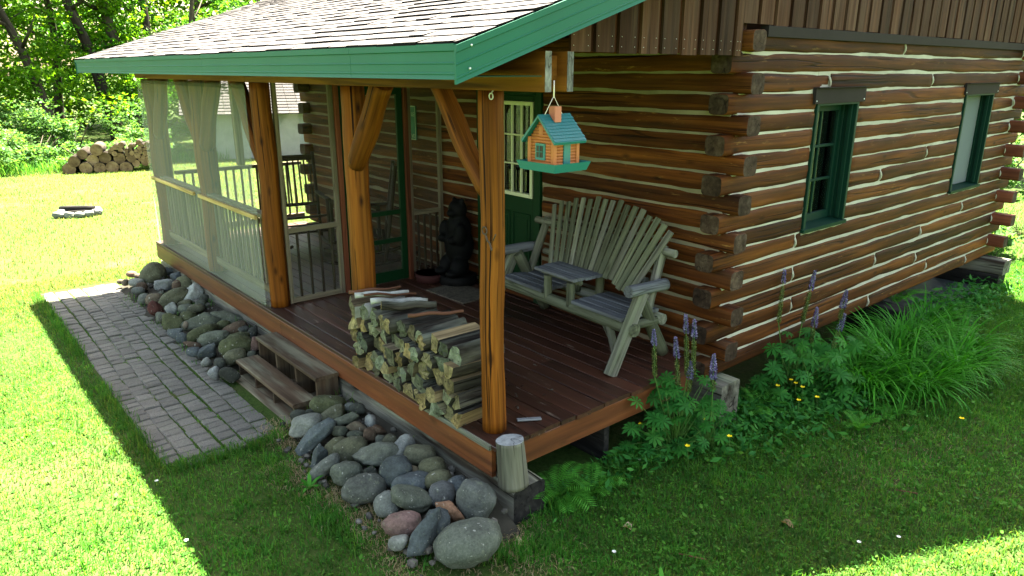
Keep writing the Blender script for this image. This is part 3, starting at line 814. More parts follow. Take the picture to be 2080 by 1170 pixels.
# partition with the screen door
XP = -3.52
g = G()
for a, b in ((.225, .265), (.775, .82), (1.645, 1.69), (2.03, 2.075)): box(g, XP-.02, XP+.02, a, b, 0, 2.10)
box(g, XP-.02, XP+.02, .2655, .7745, 0, .05); box(g, XP-.02, XP+.02, 1.6905, 2.0295, 0, .05)
box(g, XP-.02, XP+.02, .2655, .7745, .70, .745); box(g, XP-.02, XP+.02, 1.6905, 2.0295, .70, .745)
pt = g.build('screen_partition', M['screenwood'], cabin)
for (a, b, n_) in ((.28, .76, 4), (1.70, 2.02, 4)):
    for i in range(n_):
        y = a+(b-a)*(i+.6)/n_; g = G(); box(g, XP-.012, XP+.012, y-.011, y+.011, .0505, .6995); g.build('baluster', M['darkwood'], pt)
g = G()
for y0, y1 in ((.24, .815), (1.65, 2.07)):
    vs = [(XP+.024, y0, .012), (XP+.024, y1, .012), (XP+.024, y1, 2.09), (XP+.024, y0, 2.09)]; g.add(vs, [(0, 1, 2, 3)])
g.build('partition_mesh', M['screenin'], pt)
g = G()
for a, b in ((.825, .868), (1.598, 1.643)): box(g, XP-.045, XP+.045, a, b, 0, 2.10)
g.build('door_jamb', M['logred'], cabin)
g = G(); xd = XP+.0
for a, b in ((.872, .945), (1.522, 1.594)): box(g, xd-.016, xd+.016, a, b, .015, 2.06)
for a, b in ((.015, .13), (.44, .485), (.74, .785), (1.97, 2.06)): box(g, xd-.016, xd+.016, .9455, 1.5215, a, b)
sd = g.build('screen_door', M['doorgreen'], cabin)
g = G(); g.add([(xd+.002, .94, .13), (xd+.002, 1.53, .13), (xd+.002, 1.53, 1.97), (xd+.002, .94, 1.97)], [(0, 1, 2, 3)]); g.build('door_mesh', M['screenin'], sd)
g = G(); tube(g, [(xd+.05, .91, .92), (xd+.05, .91, 1.16)], .009, 8); tube(g, [(xd+.016, .91, .94), (xd+.05, .91, .94)], .006, 6); tube(g, [(xd+.016, .91, 1.14), (xd+.05, .91, 1.14)], .006, 6); g.build('handle', M['steel'], sd)
# ================================================================== porch deck
deck = thing('porch_deck', 'raised reddish brown plank deck under the porch roof', 'deck', (-3.6, 1, -.5))
g = G(); rs = random.Random(9)
y = -.025; i = 0
while y < YF-.02:
    y1 = min(y+.138, YF+.01)
    x = -7.25
    cutsx = sorted(rs.uniform(-6.5, -.5) for _ in range(2))
    ends = [-7.25]+cutsx+[.012+rs.uniform(-.006, .012)]
    for a, b in zip(ends[:-1], ends[1:]):
        dz = rs.uniform(-.002, .002)
        prism(g, (a+.001, (y+y1)/2, -.016+dz), (b-.002, (y+y1)/2, -.016+dz), rectprof(y1-y-.006, .032, .004), step=.5, sway=.0012, seed=rs.random()*99)
    y = y1; i += 1
g.build('decking', M['deck'], deck)
g = G(); box(g, -7.24, -3.2, -.022, .012, -.225, -.036); box(g, -3.196, -.035, -.022, .012, -.225, -.036); g.build('front_skirt', M['skirt'], deck)
g = G(); box(g, -.022, .006, .05, YF-.15, -.20, -.036); g.build('side_skirt', M['skirt'], deck)
g = G(); box(g, -.8, -.04, -.040, -.002, -.036, -.004); g.build('edge_strip', M['greywood'], deck)
g = G()
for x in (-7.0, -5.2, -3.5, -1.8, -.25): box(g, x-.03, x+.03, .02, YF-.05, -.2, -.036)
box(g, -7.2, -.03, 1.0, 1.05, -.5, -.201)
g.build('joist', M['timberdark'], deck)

g = G()
for a, b in ((-7.22, -3.1), (-3.09, .14)):
    prism(g, (a, .135, -.385), (b, .135, -.385), rectprof(.26, .27, .02), step=.12, wob=.02, sway=.006, smooth=False, cap=1)
t = g.build('timber_sill', [M['timber'], M['timberdark']], None, (-3.5, .14, -.5))
props(t, 'long weathered grey timber with a charred end lying under the deck skirt', 'timber')

st = thing('log_stump', 'short upright grey log stump on the timber end beside the corner post', 'stump', (.075, .06, -.255))
g = G(); n = 14
pts = [(.075-.028*i/n, .06-.004*i/n, -.255+.30*i/n) for i in range(n+1)]
tube(g, pts, [.088*(1.10-.12*i/n) for i in range(n+1)], 26, lump=.08, seed=4.4, cap=1)
g.build('trunk', [M['stumpbark'], M['stumptop']], st)

def timber(name, label, boxes, mat='timber', loc=None):
    g = G()
    for b in boxes: 
        dx, dy, dz = b[1]-b[0], b[3]-b[2], b[5]-b[4]
        if dx > dy: prism(g, (b[0], (b[2]+b[3])/2, (b[4]+b[5])/2), (b[1], (b[2]+b[3])/2, (b[4]+b[5])/2), rectprof(dy, dz, .012), step=.1, wob=.025, sway=.004)
        else: prism(g, ((b[0]+b[1])/2, b[2], (b[4]+b[5])/2), ((b[0]+b[1])/2, b[3], (b[4]+b[5])/2), rectprof(dx, dz, .012), step=.1, wob=.025, sway=.004)
    o = g.build(name, M[mat], None, loc or (boxes[0][0], boxes[0][2], boxes[0][4]))
    props(o, label, 'timber')
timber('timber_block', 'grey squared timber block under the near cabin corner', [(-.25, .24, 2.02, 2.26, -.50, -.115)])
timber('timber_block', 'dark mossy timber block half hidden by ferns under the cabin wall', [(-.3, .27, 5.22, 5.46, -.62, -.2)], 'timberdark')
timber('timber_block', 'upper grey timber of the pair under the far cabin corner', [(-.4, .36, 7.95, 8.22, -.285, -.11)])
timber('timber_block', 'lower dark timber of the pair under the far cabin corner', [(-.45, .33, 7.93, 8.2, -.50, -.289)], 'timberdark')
g = G(); prism(g, (-.3, 6.0, -.49), (-.25, 7.85, -.47), rectprof(.9, .05, .01), step=.3)
props(g.build('concrete_slab', M['slab'], None, (-.3, 6.9, -.5)), 'dark flat slab on the ground below the far end of the cabin wall', 'slab')

# ================================================================== steps
sp = thing('porch_steps', 'two weathered wooden box steps leading up to the porch deck', 'steps', (-2.68, -.24, -.5))
def tread(y0, y1, z, x0, x1, name):
    g = G()
    prism(g, (x0, (y0+y1)/2, z-.017), (x1, (y0+y1)/2, z-.017), rectprof(y1-y0, .034, .005), step=.3, sway=.001)
    g.build(name, M['step'], sp)
tread(-.445, -.238, -.345, -3.27, -2.04, 'tread'); tread(-.232, -.026, -.178, -3.30, -2.05, 'tread')
def panel_(x, y0, y1, z0_, z1_):
    g = G(); box(g, x-.014, x+.014, y0, y1, z0_, z1_); g.build('support', M['step'], sp)
for x in (-3.24, -2.86, -2.47, -2.065):
    panel_(x, -.43, -.2365, -.49, -.3795)
for x in (-3.265, -2.87, -2.47, -2.07): panel_(x, -.222, -.03, -.49, -.2125)
g = G(); box(g, -3.3, -2.03, -.50, -.03, -.515, -.488); g.build('base_board', M['step'], sp)
g = G(); box(g, -3.25, -2.08, -.03, -.026, -.48, -.22); g.build('back_board', M['timberdark'], sp)

# ================================================================== path of pavers
def path():
    g = G(); rs = random.Random(21)
    ncol = 6; W0 = -1.425; W1 = -.575
    cw = (W1-W0)/ncol
    for c in range(ncol):
        x = -7.35+rs.uniform(0, .1); 
        while x < -1.9:
            L = rs.choice([.098, .104, .11, .12])
            yc = W0+cw*(c+.5)+.012*math.sin(x*1.1+c)+.02*math.sin(x*.7)
            x1 = x+L
            lim = -1.84-.06*abs(c-2.5)+(0.09 if c in (1, 3) else 0)
            if x1 > lim: break
            zc = gz(x, yc)+.012+rs.uniform(-.007, .007); tl = [rs.uniform(-.005, .005) for _ in range(4)]
            sh_ = rs.uniform(-.004, .004); a, b, p, q = x+.0035, x1-.0035, yc-cw/2+.004+sh_, yc+cw/2-.004+sh_
            j = lambda: rs.uniform(-.005, .005)
            top = [(a+.010+j(), p+.010+j(), zc+tl[0]), (b-.010+j(), p+.010+j(), zc+tl[1]), (b-.010+j(), q-.010+j(), zc+tl[2]), (a+.010+j(), q-.010+j(), zc+tl[3])]
            mid = [(a, p, zc-.009), (b, p, zc-.009), (b, q, zc-.009), (a, q, zc-.009)]
            bot = [(a, p, zc-.05), (b, p, zc-.05), (b, q, zc-.05), (a, q, zc-.05)]
            fs = [(0, 1, 2, 3)]
            for k in range(4): k2 = (k+1) % 4; fs += [(4+k, 4+k2, k2, k), (8+k, 8+k2, 4+k2, 4+k)]
            g.add(top+mid+bot, fs, rnd=rs.random())
            x = x1
    o = g.build('path', M['paver'], None, (-4.6, -1, -.5)); props(o, kind='structure')
path()
# gravel bed under the stones
def bed():
    V = []; Q = []; nx, ny = 90, 14
    for i in range(nx+1):
        for j in range(ny+1):
            x = -7.2+7.45*i/nx; y = .0-.95*j/ny
            if x > -1.95: y = .0-(.80-.35*max(0, min(1, (x+.1)/.5)))*j/ny
            h = .17*max(0, 1-(j/ny)*1.25)**.8-.025
            e = min(1, (x+7.25)*3, (.25-x)*3.5)
            stp = 1 if not (-3.42 < x < -1.98) else .15
            V.append((x, y, gz(x, y)+h*max(0, e)*stp+.012*mnoise.noise(Vector((x*7, y*7, 1)))-.01))
    for i in range(nx):
        for j in range(ny): a = i*(ny+1)+j; Q.append((a, a+1, a+ny+2, a+ny+1))
    o = npobj('gravel_bed', V, Q, [], np.zeros(len(V)), M['mud'], None, (-3.6, -.4, -.5)); props(o, kind='structure')
bed()

# ================================================================== field stones along the porch
STC = dict(mossy=(0.0690, 0.0750, 0.0390), olive=(0.1020, 0.1020, 0.0690), pale=(0.1980, 0.2040, 0.2010), dark=(0.0450, 0.0480, 0.0432), slate=(0.0720, 0.0840, 0.0960), grey=(0.1170, 0.1230, 0.1140), green=(0.0990, 0.1080, 0.0870),
           tan=(0.1380, 0.1110, 0.0810), brown=(0.1020, 0.0690, 0.0510), blue=(0.0840, 0.0960, 0.1020), granite=(0.0960, 0.0990, 0.0990), pink=(0.2040, 0.1110, 0.0780), rose=(0.1620, 0.1020, 0.0900), red=(0.0780, 0.0300, 0.0240), white=(0.3120, 0.3240, 0.3300))
WORD = dict(mossy='moss-stained brown', olive='olive grey', pale='pale grey', dark='dark grey', slate='slate blue', grey='mid grey', green='greenish grey', tan='tan', brown='brown', blue='blue grey', granite='speckled granite', pink='salmon pink', rose='dusty rose', red='dark red', white='white quartz')
CR = np.array((.64626, .76311, 0)); CU = np.array((-.2212, .1856, .9574)); CF = np.array((-.7304, .6190, -.2888))
def make_stone(name, c, a, b, ang, col, shape, seed, label=None, group=None, thick=None):
    V, F = ICO[3 if a < .09 else 4]
    r = np.random.default_rng(seed)
    th = RAD(ang); ca, sa = math.cos(th), math.sin(th)
    e1 = CR*ca+CU*sa; e2 = -CR*sa+CU*ca; e3 = -CF
    P = V.copy()
    if shape == 'a':
        nn = r.normal(size=(11, 3)); nn /= np.linalg.norm(nn, axis=1)[:, None]; dd = r.uniform(.60, .98, 11)
        dots = np.clip(V @ nn.T, .05, None); k = 26.
        rad = (np.sum((dd/dots)**-k, 1))**(-1/k)
        P = V*np.minimum(rad, 1.35)[:, None]*1.06
    else:
        nn = r.normal(size=(6, 3)); ph = r.uniform(0, 6, 6)
        rad = 1+sum(.05*np.sin(V @ nn[i]*1.5+ph[i]) for i in range(6))
        p = r.uniform(2.1, 2.9); sup = (np.abs(V)**p).sum(1)**(-1/p)
        P = V*(rad*sup)[:, None]
    f = np.array([mnoise.noise(Vector((v*3.1+seed*.37).tolist()))*.085+mnoise.noise(Vector((v*7+seed*.7).tolist()))*.032+mnoise.noise(Vector((v*15+seed*.3).tolist()))*.012 for v in V])
    P = P*(1+f)[:, None]
    tk = thick if thick else (a*.45+b*.55)*.92
    X = (P[:, :1]*a*e1+P[:, 1:2]*b*e2+P[:, 2:]*tk*e3)
    me = bpy.data.meshes.new(name); me.from_pydata(X.tolist(), [], F); me.materials.append(M['stone'])
    me.polygons.foreach_set('use_smooth', [True]*len(F))
    o = bpy.data.objects.new(name, me); COL.objects.link(o); o.location = c
    cc = STC[col]; v = r.uniform(.55, .92); o.color = (cc[0]*v, cc[1]*v*1.02, cc[2]*v*r.uniform(.86, 1.0), 1)
    return props(o, label, 'stone', group)
ORD = ['first', 'second', 'third', 'fourth', 'fifth', 'sixth', 'seventh', 'eighth', 'ninth', 'tenth', 'eleventh', 'twelfth', 'thirteenth']
def stones():
    items = []
    for q in ROCKS.split():
        p = q.split(','); items.append([float(p[0]), float(p[1]), float(p[2]), float(p[3]), float(p[4]), float(p[5]), p[6], p[7]])
    used = {}
    for i, (x, y, z, a, b, an, col, sh) in enumerate(items):
        near = x > -2.0
        size = 'large' if a*b > .0085 else ('small' if a*b < .0035 else 'medium')
        form = ('flat' if a/b > 2 or b/a > 2 else ('angular' if sh == 'a' else ('oval' if a/b > 1.35 else 'rounded')))
        zone = 'along the timber' if y > -.2 else ('at the outer edge' if y < -.47 else 'mid-pile')
        key = (size, col, form, zone, near); used.setdefault(key, []).append(i)
    for i, (x, y, z, a, b, an, col, sh) in enumerate(items):
        for key, lst in used.items():
            if i in lst: break
        size, _, form, zone, near = key
        place = 'stump side of steps' if near else 'far side of steps'
        lab = f'{size} {form} {WORD[col]} stone {zone}, {place}'
        if len(lst) > 1:
            lst2 = sorted(lst, key=lambda k: -items[k][0] if near else -items[k][0])
            k = lst2.index(i)
            lab = f'{size} {form} {WORD[col]} stone {zone}, {place}, {ORD[k]} such'
        make_stone('stone', (x, y-.02, z), a*1.09, b*1.09, an, col, sh, 100+i, lab, 'field stones piled along the porch')
ROCKS = """-1.841,-0.222,-0.339,0.117,0.074,0.0,mossy,r -1.674,-0.257,-0.345,0.099,0.053,35.0,olive,r -1.721,-0.466,-0.383,0.124,0.075,10.0,pale,r -1.91,-0.438,-0.377,0.066,0.042,20.0,dark,r -1.869,-0.357,-0.363,0.035,0.027,0.0,dark,r -1.51,-0.523,-0.392,0.152,0.044,40.0,slate,a -1.562,-0.36,-0.363,0.082,0.037,30.0,grey,a -1.52,-0.196,-0.335,0.083,0.041,12.0,green,a -1.435,-0.324,-0.357,0.062,0.044,10.0,green,a -1.674,-0.111,-0.32,0.046,0.035,0.0,grey,r -1.585,-0.095,-0.317,0.054,0.034,0.0,dark,a -1.356,-0.223,-0.339,0.066,0.048,-15.0,tan,a -1.2,-0.208,-0.338,0.047,0.065,0.0,brown,a -1.359,-0.104,-0.319,0.037,0.052,0.0,pale,a -1.193,-0.133,-0.324,0.047,0.036,0.0,brown,a -1.071,-0.19,-0.334,0.032,0.035,0.0,grey,r -1.293,-0.274,-0.349,0.072,0.029,0.0,green,r -1.258,-0.45,-0.38,0.088,0.074,30.0,olive,r -1.152,-0.38,-0.367,0.126,0.084,20.0,olive,r -1.253,-0.591,-0.404,0.094,0.035,62.0,slate,a -1.106,-0.612,-0.408,0.105,0.041,38.0,grey,r -0.918,-0.329,-0.358,0.119,0.075,8.0,grey,a -0.916,-0.54,-0.395,0.093,0.073,10.0,green,r -0.679,-0.539,-0.394,0.122,0.083,0.0,grey,r -0.817,-0.445,-0.378,0.04,0.033,0.0,dark,a -0.978,-0.16,-0.329,0.053,0.06,0.0,olive,r -0.866,-0.144,-0.326,0.076,0.069,0.0,pale,a -0.706,-0.102,-0.318,0.108,0.068,0.0,olive,r -0.662,-0.317,-0.357,0.095,0.092,20.0,blue,r -0.593,-0.228,-0.341,0.036,0.03,0.0,tan,r -0.506,-0.137,-0.325,0.088,0.062,10.0,olive,r -0.485,-0.315,-0.356,0.102,0.064,5.0,blue,r -0.339,-0.402,-0.371,0.13,0.065,-18.0,green,r -0.375,-0.173,-0.331,0.077,0.058,15.0,olive,r -0.253,-0.247,-0.344,0.075,0.068,0.0,granite,r -0.235,-0.133,-0.324,0.066,0.044,20.0,blue,r -0.015,-0.16,-0.329,0.118,0.106,-30.0,grey,r -0.085,-0.311,-0.355,0.084,0.051,-15.0,pink,a -0.201,-0.566,-0.4,0.101,0.068,0.0,rose,r -0.45,-0.525,-0.393,0.074,0.071,20.0,grey,r -0.083,-0.657,-0.416,0.054,0.04,0.0,pale,r -0.008,-0.536,-0.394,0.127,0.063,55.0,slate,a -0.022,-0.414,-0.373,0.064,0.082,0.0,slate,a 0.218,-0.393,-0.369,0.175,0.121,15.0,green,r -6.735,-0.204,-0.336,0.146,0.127,50.0,olive,r -6.266,-0.221,-0.339,0.128,0.073,25.0,pale,a -6.744,-0.023,-0.305,0.077,0.045,0.0,blue,a -6.4,-0.02,-0.304,0.075,0.056,-20.0,blue,a -6.033,-0.025,-0.305,0.085,0.079,0.0,olive,r -5.511,-0.085,-0.315,0.116,0.093,-15.0,white,a -5.248,-0.059,-0.311,0.051,0.051,0.0,dark,r -5.828,-0.447,-0.379,0.093,0.064,10.0,tan,r -5.445,-0.526,-0.392,0.061,0.084,0.0,red,a -5.587,-0.293,-0.352,0.155,0.086,30.0,olive,r -5.269,-0.41,-0.372,0.066,0.066,0.0,white,a -5.29,-0.257,-0.345,0.067,0.045,10.0,olive,r -5.121,-0.299,-0.353,0.072,0.055,10.0,green,r -5.026,-0.221,-0.339,0.082,0.049,10.0,olive,r -5.115,-0.142,-0.326,0.05,0.045,0.0,green,r -4.573,-0.28,-0.349,0.173,0.11,15.0,green,a -4.401,-0.067,-0.312,0.141,0.063,-5.0,green,a -4.268,-0.183,-0.332,0.062,0.046,0.0,mossy,r -4.038,-0.134,-0.324,0.111,0.065,25.0,brown,r -3.886,-0.095,-0.317,0.05,0.05,0.0,dark,a -3.8,-0.124,-0.322,0.034,0.03,0.0,white,r -3.752,-0.066,-0.312,0.049,0.064,0.0,dark,a -4.032,-0.373,-0.366,0.153,0.074,15.0,green,r -4.24,-0.402,-0.371,0.141,0.06,20.0,mossy,r -3.596,-0.301,-0.353,0.161,0.109,25.0,mossy,r -3.802,-0.188,-0.334,0.103,0.044,10.0,mossy,r -3.417,-0.383,-0.368,0.106,0.069,25.0,olive,r -3.775,-0.511,-0.39,0.095,0.062,30.0,slate,a -3.38,-0.537,-0.394,0.05,0.055,0.0,dark,r -3.539,-0.605,-0.407,0.051,0.051,0.0,pale,a -3.267,-0.617,-0.408,0.049,0.049,-45.0,white,a -3.139,-0.556,-0.398,0.08,0.062,0.0,dark,a -4.536,-0.578,-0.402,0.061,0.051,-30.0,blue,a -4.331,-0.581,-0.402,0.055,0.055,0.0,slate,r -4.866,-0.545,-0.396,0.09,0.074,15.0,mossy,a -4.858,-0.371,-0.366,0.08,0.075,0.0,mossy,r -5.124,-0.548,-0.397,0.07,0.049,0.0,grey,a -4.654,-0.445,-0.378,0.031,0.037,0.0,tan,r -4.09,-0.574,-0.401,0.073,0.034,-10.0,brown,a -3.88,-0.608,-0.407,0.062,0.048,0.0,slate,r -6.449,-0.423,-0.374,0.067,0.055,0.0,brown,r -6.682,-0.427,-0.375,0.087,0.056,0.0,pale,r -6.9,-0.342,-0.36,0.057,0.045,0.0,brown,r -7.135,-0.373,-0.366,0.065,0.039,0.0,rose,r -6.859,-0.519,-0.391,0.038,0.038,0.0,tan,r -6.949,-0.557,-0.397,0.038,0.032,0.0,tan,r -5.975,-0.525,-0.392,0.058,0.064,0.0,grey,r -5.871,-0.362,-0.364,0.047,0.047,0.0,green,a -6.029,-0.126,-0.323,0.048,0.06,0.0,brown,r -3.475,-0.158,-0.328,0.038,0.062,0.0,rose,a -6.339,-0.492,-0.386,0.072,0.048,0.0,grey,r -3.312,-0.253,-0.345,0.042,0.032,0.0,dark,r"""
stones()
def filler():
    g = G(); rs = random.Random(4)
    for i in range(560):
        x = rs.uniform(-7.0, .22); y = rs.uniform(-.72, -.04)
        if -3.36 < x < -2.0 or (x < -3.3 and y < -.50): continue
        V, F = ICO[1]; a = rs.uniform(.012, .032); t = max(0, (y+.72)/.7)
        P = V*np.array((a*rs.uniform(.7, 1.4), a*rs.uniform(.7, 1.4), a*.8))*(1+.12*np.random.default_rng(i).normal(size=(len(V), 1)))+np.array((x, y, -.49+.15*t+rs.uniform(-.01, .02)))
        g.add(P.tolist(), F, smooth=False)
    o = g.build('gravel', M['rubble'], None, (-3, -.4, -.4)); props(o, kind='stuff')
filler()

# ================================================================== firewood between the posts
def firewood():
    rs = random.Random(77); F_GROUP = 'split firewood stacked between the porch posts'
    rows = [.112, .105, .118, .098, .112]
    z = .0; nrow = len(rows)
    for ri, h in enumerate(rows):
        x = -.345+rs.uniform(-.012, .012); n = 0
        xl = -1.70 if ri < 4 else -1.72
        while x > xl+.05:
            w = rs.choice([rs.uniform(.075, .10), rs.uniform(.11, .17)])
            if ri == nrow-1: w = rs.uniform(.085, .125)
            xa = max(x-w, xl); 
            if xa-xl < .045: xa = xl
            make_fire(rs, xa, x, z, h, ri, n, nrow, F_GROUP); n += 1; x = xa-.001
        z += h
ROWN = ['bottom', 'second', 'middle', 'fourth', 'top']
def make_fire(rs, xa, xb, z, h, ri, n, nrow, grp):
    xc, zc = (xa+xb)/2, z+h/2; w = (xb-xa)
    kind = rs.choice(['half', 'wedge', 'quarter', 'round', 'half', 'quarter', 'wedge'])
    if ri == nrow-1: kind = rs.choice(['round', 'round', 'half', 'quarter'])
    a, b = w*rs.uniform(.46, .53), h*rs.uniform(.47, .56)
    pts = []                                           # (u,v,is_bark on edge that starts here)
    if kind == 'round':
        for i in range(16): t = 2*math.pi*i/16; k = 1+rs.uniform(-.05, .05); pts.append((a*math.cos(t)*k, b*math.sin(t)*k, 1))
    elif kind == 'half':
        fl = rs.choice([0, math.pi])+rs.uniform(-.25, .25)
        arcn = [fl+math.pi*i/9 for i in range(10)]
        for i, t in enumerate(arcn): pts.append((a*math.cos(t)*1.02, b*(2*math.sin(t)-(1 if math.sin(fl+1.57) > 0 else -1))*.98*rs.uniform(.96, 1.04), 1 if i < 9 else 0))
    elif kind == 'quarter':
        q = rs.randrange(4); sx, sy = [(1, 1), (-1, 1), (-1, -1), (1, -1)][q]
        loc = [(-1, -1, 0)]+[(-1+2*math.cos(t), -1+2*math.sin(t), 1) for t in [math.pi/2*i/6 for i in range(7)]]
        loc = [(u*sx, v*sy, k) for u, v, k in loc]
        if sx*sy < 0: loc = loc[::-1]
        pts = [(u*a*.98, v*b*.98, k) for u, v, k in loc]
    elif kind == 'wedge':
        k = rs.choice([1, -1]); loc = [(-1, -k*.9, 0), (rs.uniform(-.2, .3), -k*1., 0), (1, -k*.55, 0), (rs.uniform(.3, .8), k*.6, 1), (rs.uniform(-.3, .3), k*1., 1), (-.75, k*.5, 1)]
        if k < 0: loc = loc[::-1]
        pts = [(u*a, v*b, q) for u, v, q in loc]
    else:
        loc = [(-1, -.9, 0), (.9, -1, 0), (1, .6, 0), (.4, 1, 1), (-.7, .85, 1)]
        pts = [(u*a*rs.uniform(.92, 1.05), v*b*rs.uniform(.9, 1.05), q) for u, v, q in loc]
    if kind in ('wedge', 'slab', 'quarter'):
        q_ = rs.uniform(-.4, .4); c_, s__ = math.cos(q_), math.sin(q_); pts = [(u*c_-v*s__, u*s__+v*c_, k) for u, v, k in pts]
    # round the corners of split faces a little, and run the piece along Y
    m = len(pts); y0 = -.058+rs.uniform(-.035, .045); y1 = y0+.345+rs.uniform(-.03, .05)
    if ri == nrow-1: y1 += .02
    off = rs.uniform(0, 99); nseg = 5
    sk = rs.uniform(-.02, .035); V = []; gc = []; fs = []; ms = []; sm = []
    for s_ in range(nseg+1):
        t = s_/nseg; y = y0+(y1-y0)*t
        for (u, v, k) in pts:
            nn = mnoise.noise(Vector((u*20+off, v*20, y*6)))*.006
            V.append((xc+sk*t+u+nn, y+(mnoise.noise(Vector((u*30, v*30+off, 5)))*.010 if s_ in (0, nseg) else 0), zc+v+nn*.8)); gc.append((y-y0, u, v))
    for s_ in range(nseg):
        for i in range(m):
            j = (i+1) % m
            fs.append((s_*m+i, s_*m+j, (s_+1)*m+j, (s_+1)*m+i)); ms.append(2 if pts[i][2] else 1); sm.append(kind == 'round')
    fs.append(tuple(range(m))[::-1]); fs.append(tuple(nseg*m+i for i in range(m))); ms += [0, 0]; sm += [False, False]
    for i in range(m): V[i] = (V[i][0], V[i][1]+rs.uniform(-.012, .012), V[i][2])
    # orientation: ring CCW in (x,z) seen from -Y means outward needs flip test
    A = sum(pts[i][0]*pts[(i+1) % m][1]-pts[(i+1) % m][0]*pts[i][1] for i in range(m))
    fs = [tuple(reversed(f)) for f in fs] if A > 0 else fs
    fs[-2] = tuple(range(m)) if A > 0 else tuple(range(m))[::-1]
    fs[-1] = tuple(nseg*m+i for i in range(m))[::-1] if A > 0 else tuple(nseg*m+i for i in range(m))
    f0 = fs.pop(-2); k0 = len(V); V.append((xc+rs.uniform(-.3, .3)*w*.4, y0+rs.uniform(-.018, .012), zc+rs.uniform(-.2, .2)*h)); gc.append((0, 0, 0))
    fs += [(f0[i], f0[(i+1) % m], k0) for i in range(m)]; ms.pop(); ms += [0]*m; sm += [False]*(m-1)
    ms = ms[:len(fs)]; ms += [0]*(len(fs)-len(ms)); sm = (sm+[False]*m)[:len(fs)]
    g = G(); g.add(V, fs, gco=gc, mats=ms, smooth=sm)
    bark = 'birch' if (ri == nrow-1 and xc < -1.45) else 'fire_bark'
    o = g.build('firewood_log', [M['fire_end'], M['fire_split'], M[bark]], None, (xc, (y0+y1)/2, z))
    nm = dict(half='half-round', wedge='wedge-shaped', quarter='quarter-split', round='unsplit round', slab='slab-like')[kind]
    lab = f'{nm} firewood log, {ORD[n] if n < 13 else "far end one"} from the corner post in the {ROWN[ri]} row of the stack'
    if n >= 13: lab = f'{nm} firewood log, {["fourteenth","fifteenth","sixteenth","seventeenth","eighteenth","nineteenth","twentieth"][n-13]} from the corner post in the {ROWN[ri]} row of the stack'
    props(o, lab, 'firewood', grp)
firewood()
def stick(p0, p1, r, mat, label):
    g = G(); a = Vector(p0); b = Vector(p1)
    pts = [a.lerp(b, i/8)+Vector((0, 0, .006*math.sin(i*1.3+p0[0]*9))) for i in range(9)]
    tube(g, pts, [r*(1-.25*i/8) for i in range(9)], 9, lump=.1, seed=p0[0]*7, cap=1)
    o = g.build('firewood_stick', [M[mat], M['fire_end']], None, p0); props(o, label, 'stick', 'loose sticks on the firewood stack')
stick((-1.71, -.06, .60), (-1.55, .30, .605), .013, 'twig', 'thin red-brown stick lying at the far end of the firewood stack')
stick((-1.60, -.07, .605), (-1.42, .29, .595), .022, 'birch', 'white birch branch topmost at the far end of the firewood stack')
stick((-1.55, -.02, .61), (-1.33, .30, .602), .010, 'twig', 'thin reddish twig between the white birch branches on the stack')
stick((-1.40, -.05, .60), (-1.2, .31, .585), .024, 'birch', 'second white birch branch on the stack, with a dark knot')
stick((-.98, .0, .592), (-.78, .33, .60), .014, 'twig', 'crooked dark stick across the middle of the stack top')
stick((-1.25, -.05, .598), (-1.07, .30, .59), .032, 'fire_bark', 'thick dark bark branch on the middle of the stack top')
g = G(); prism(g, (-.17, .30, .014), (-.09, .44, .010), rectprof(.035, .012, .003)); props(g.build('wood_scrap', M['bluegrey'], None, (-.13, .37, 0)), 'small grey wood scrap on the deck behind the corner post', 'wood scrap')

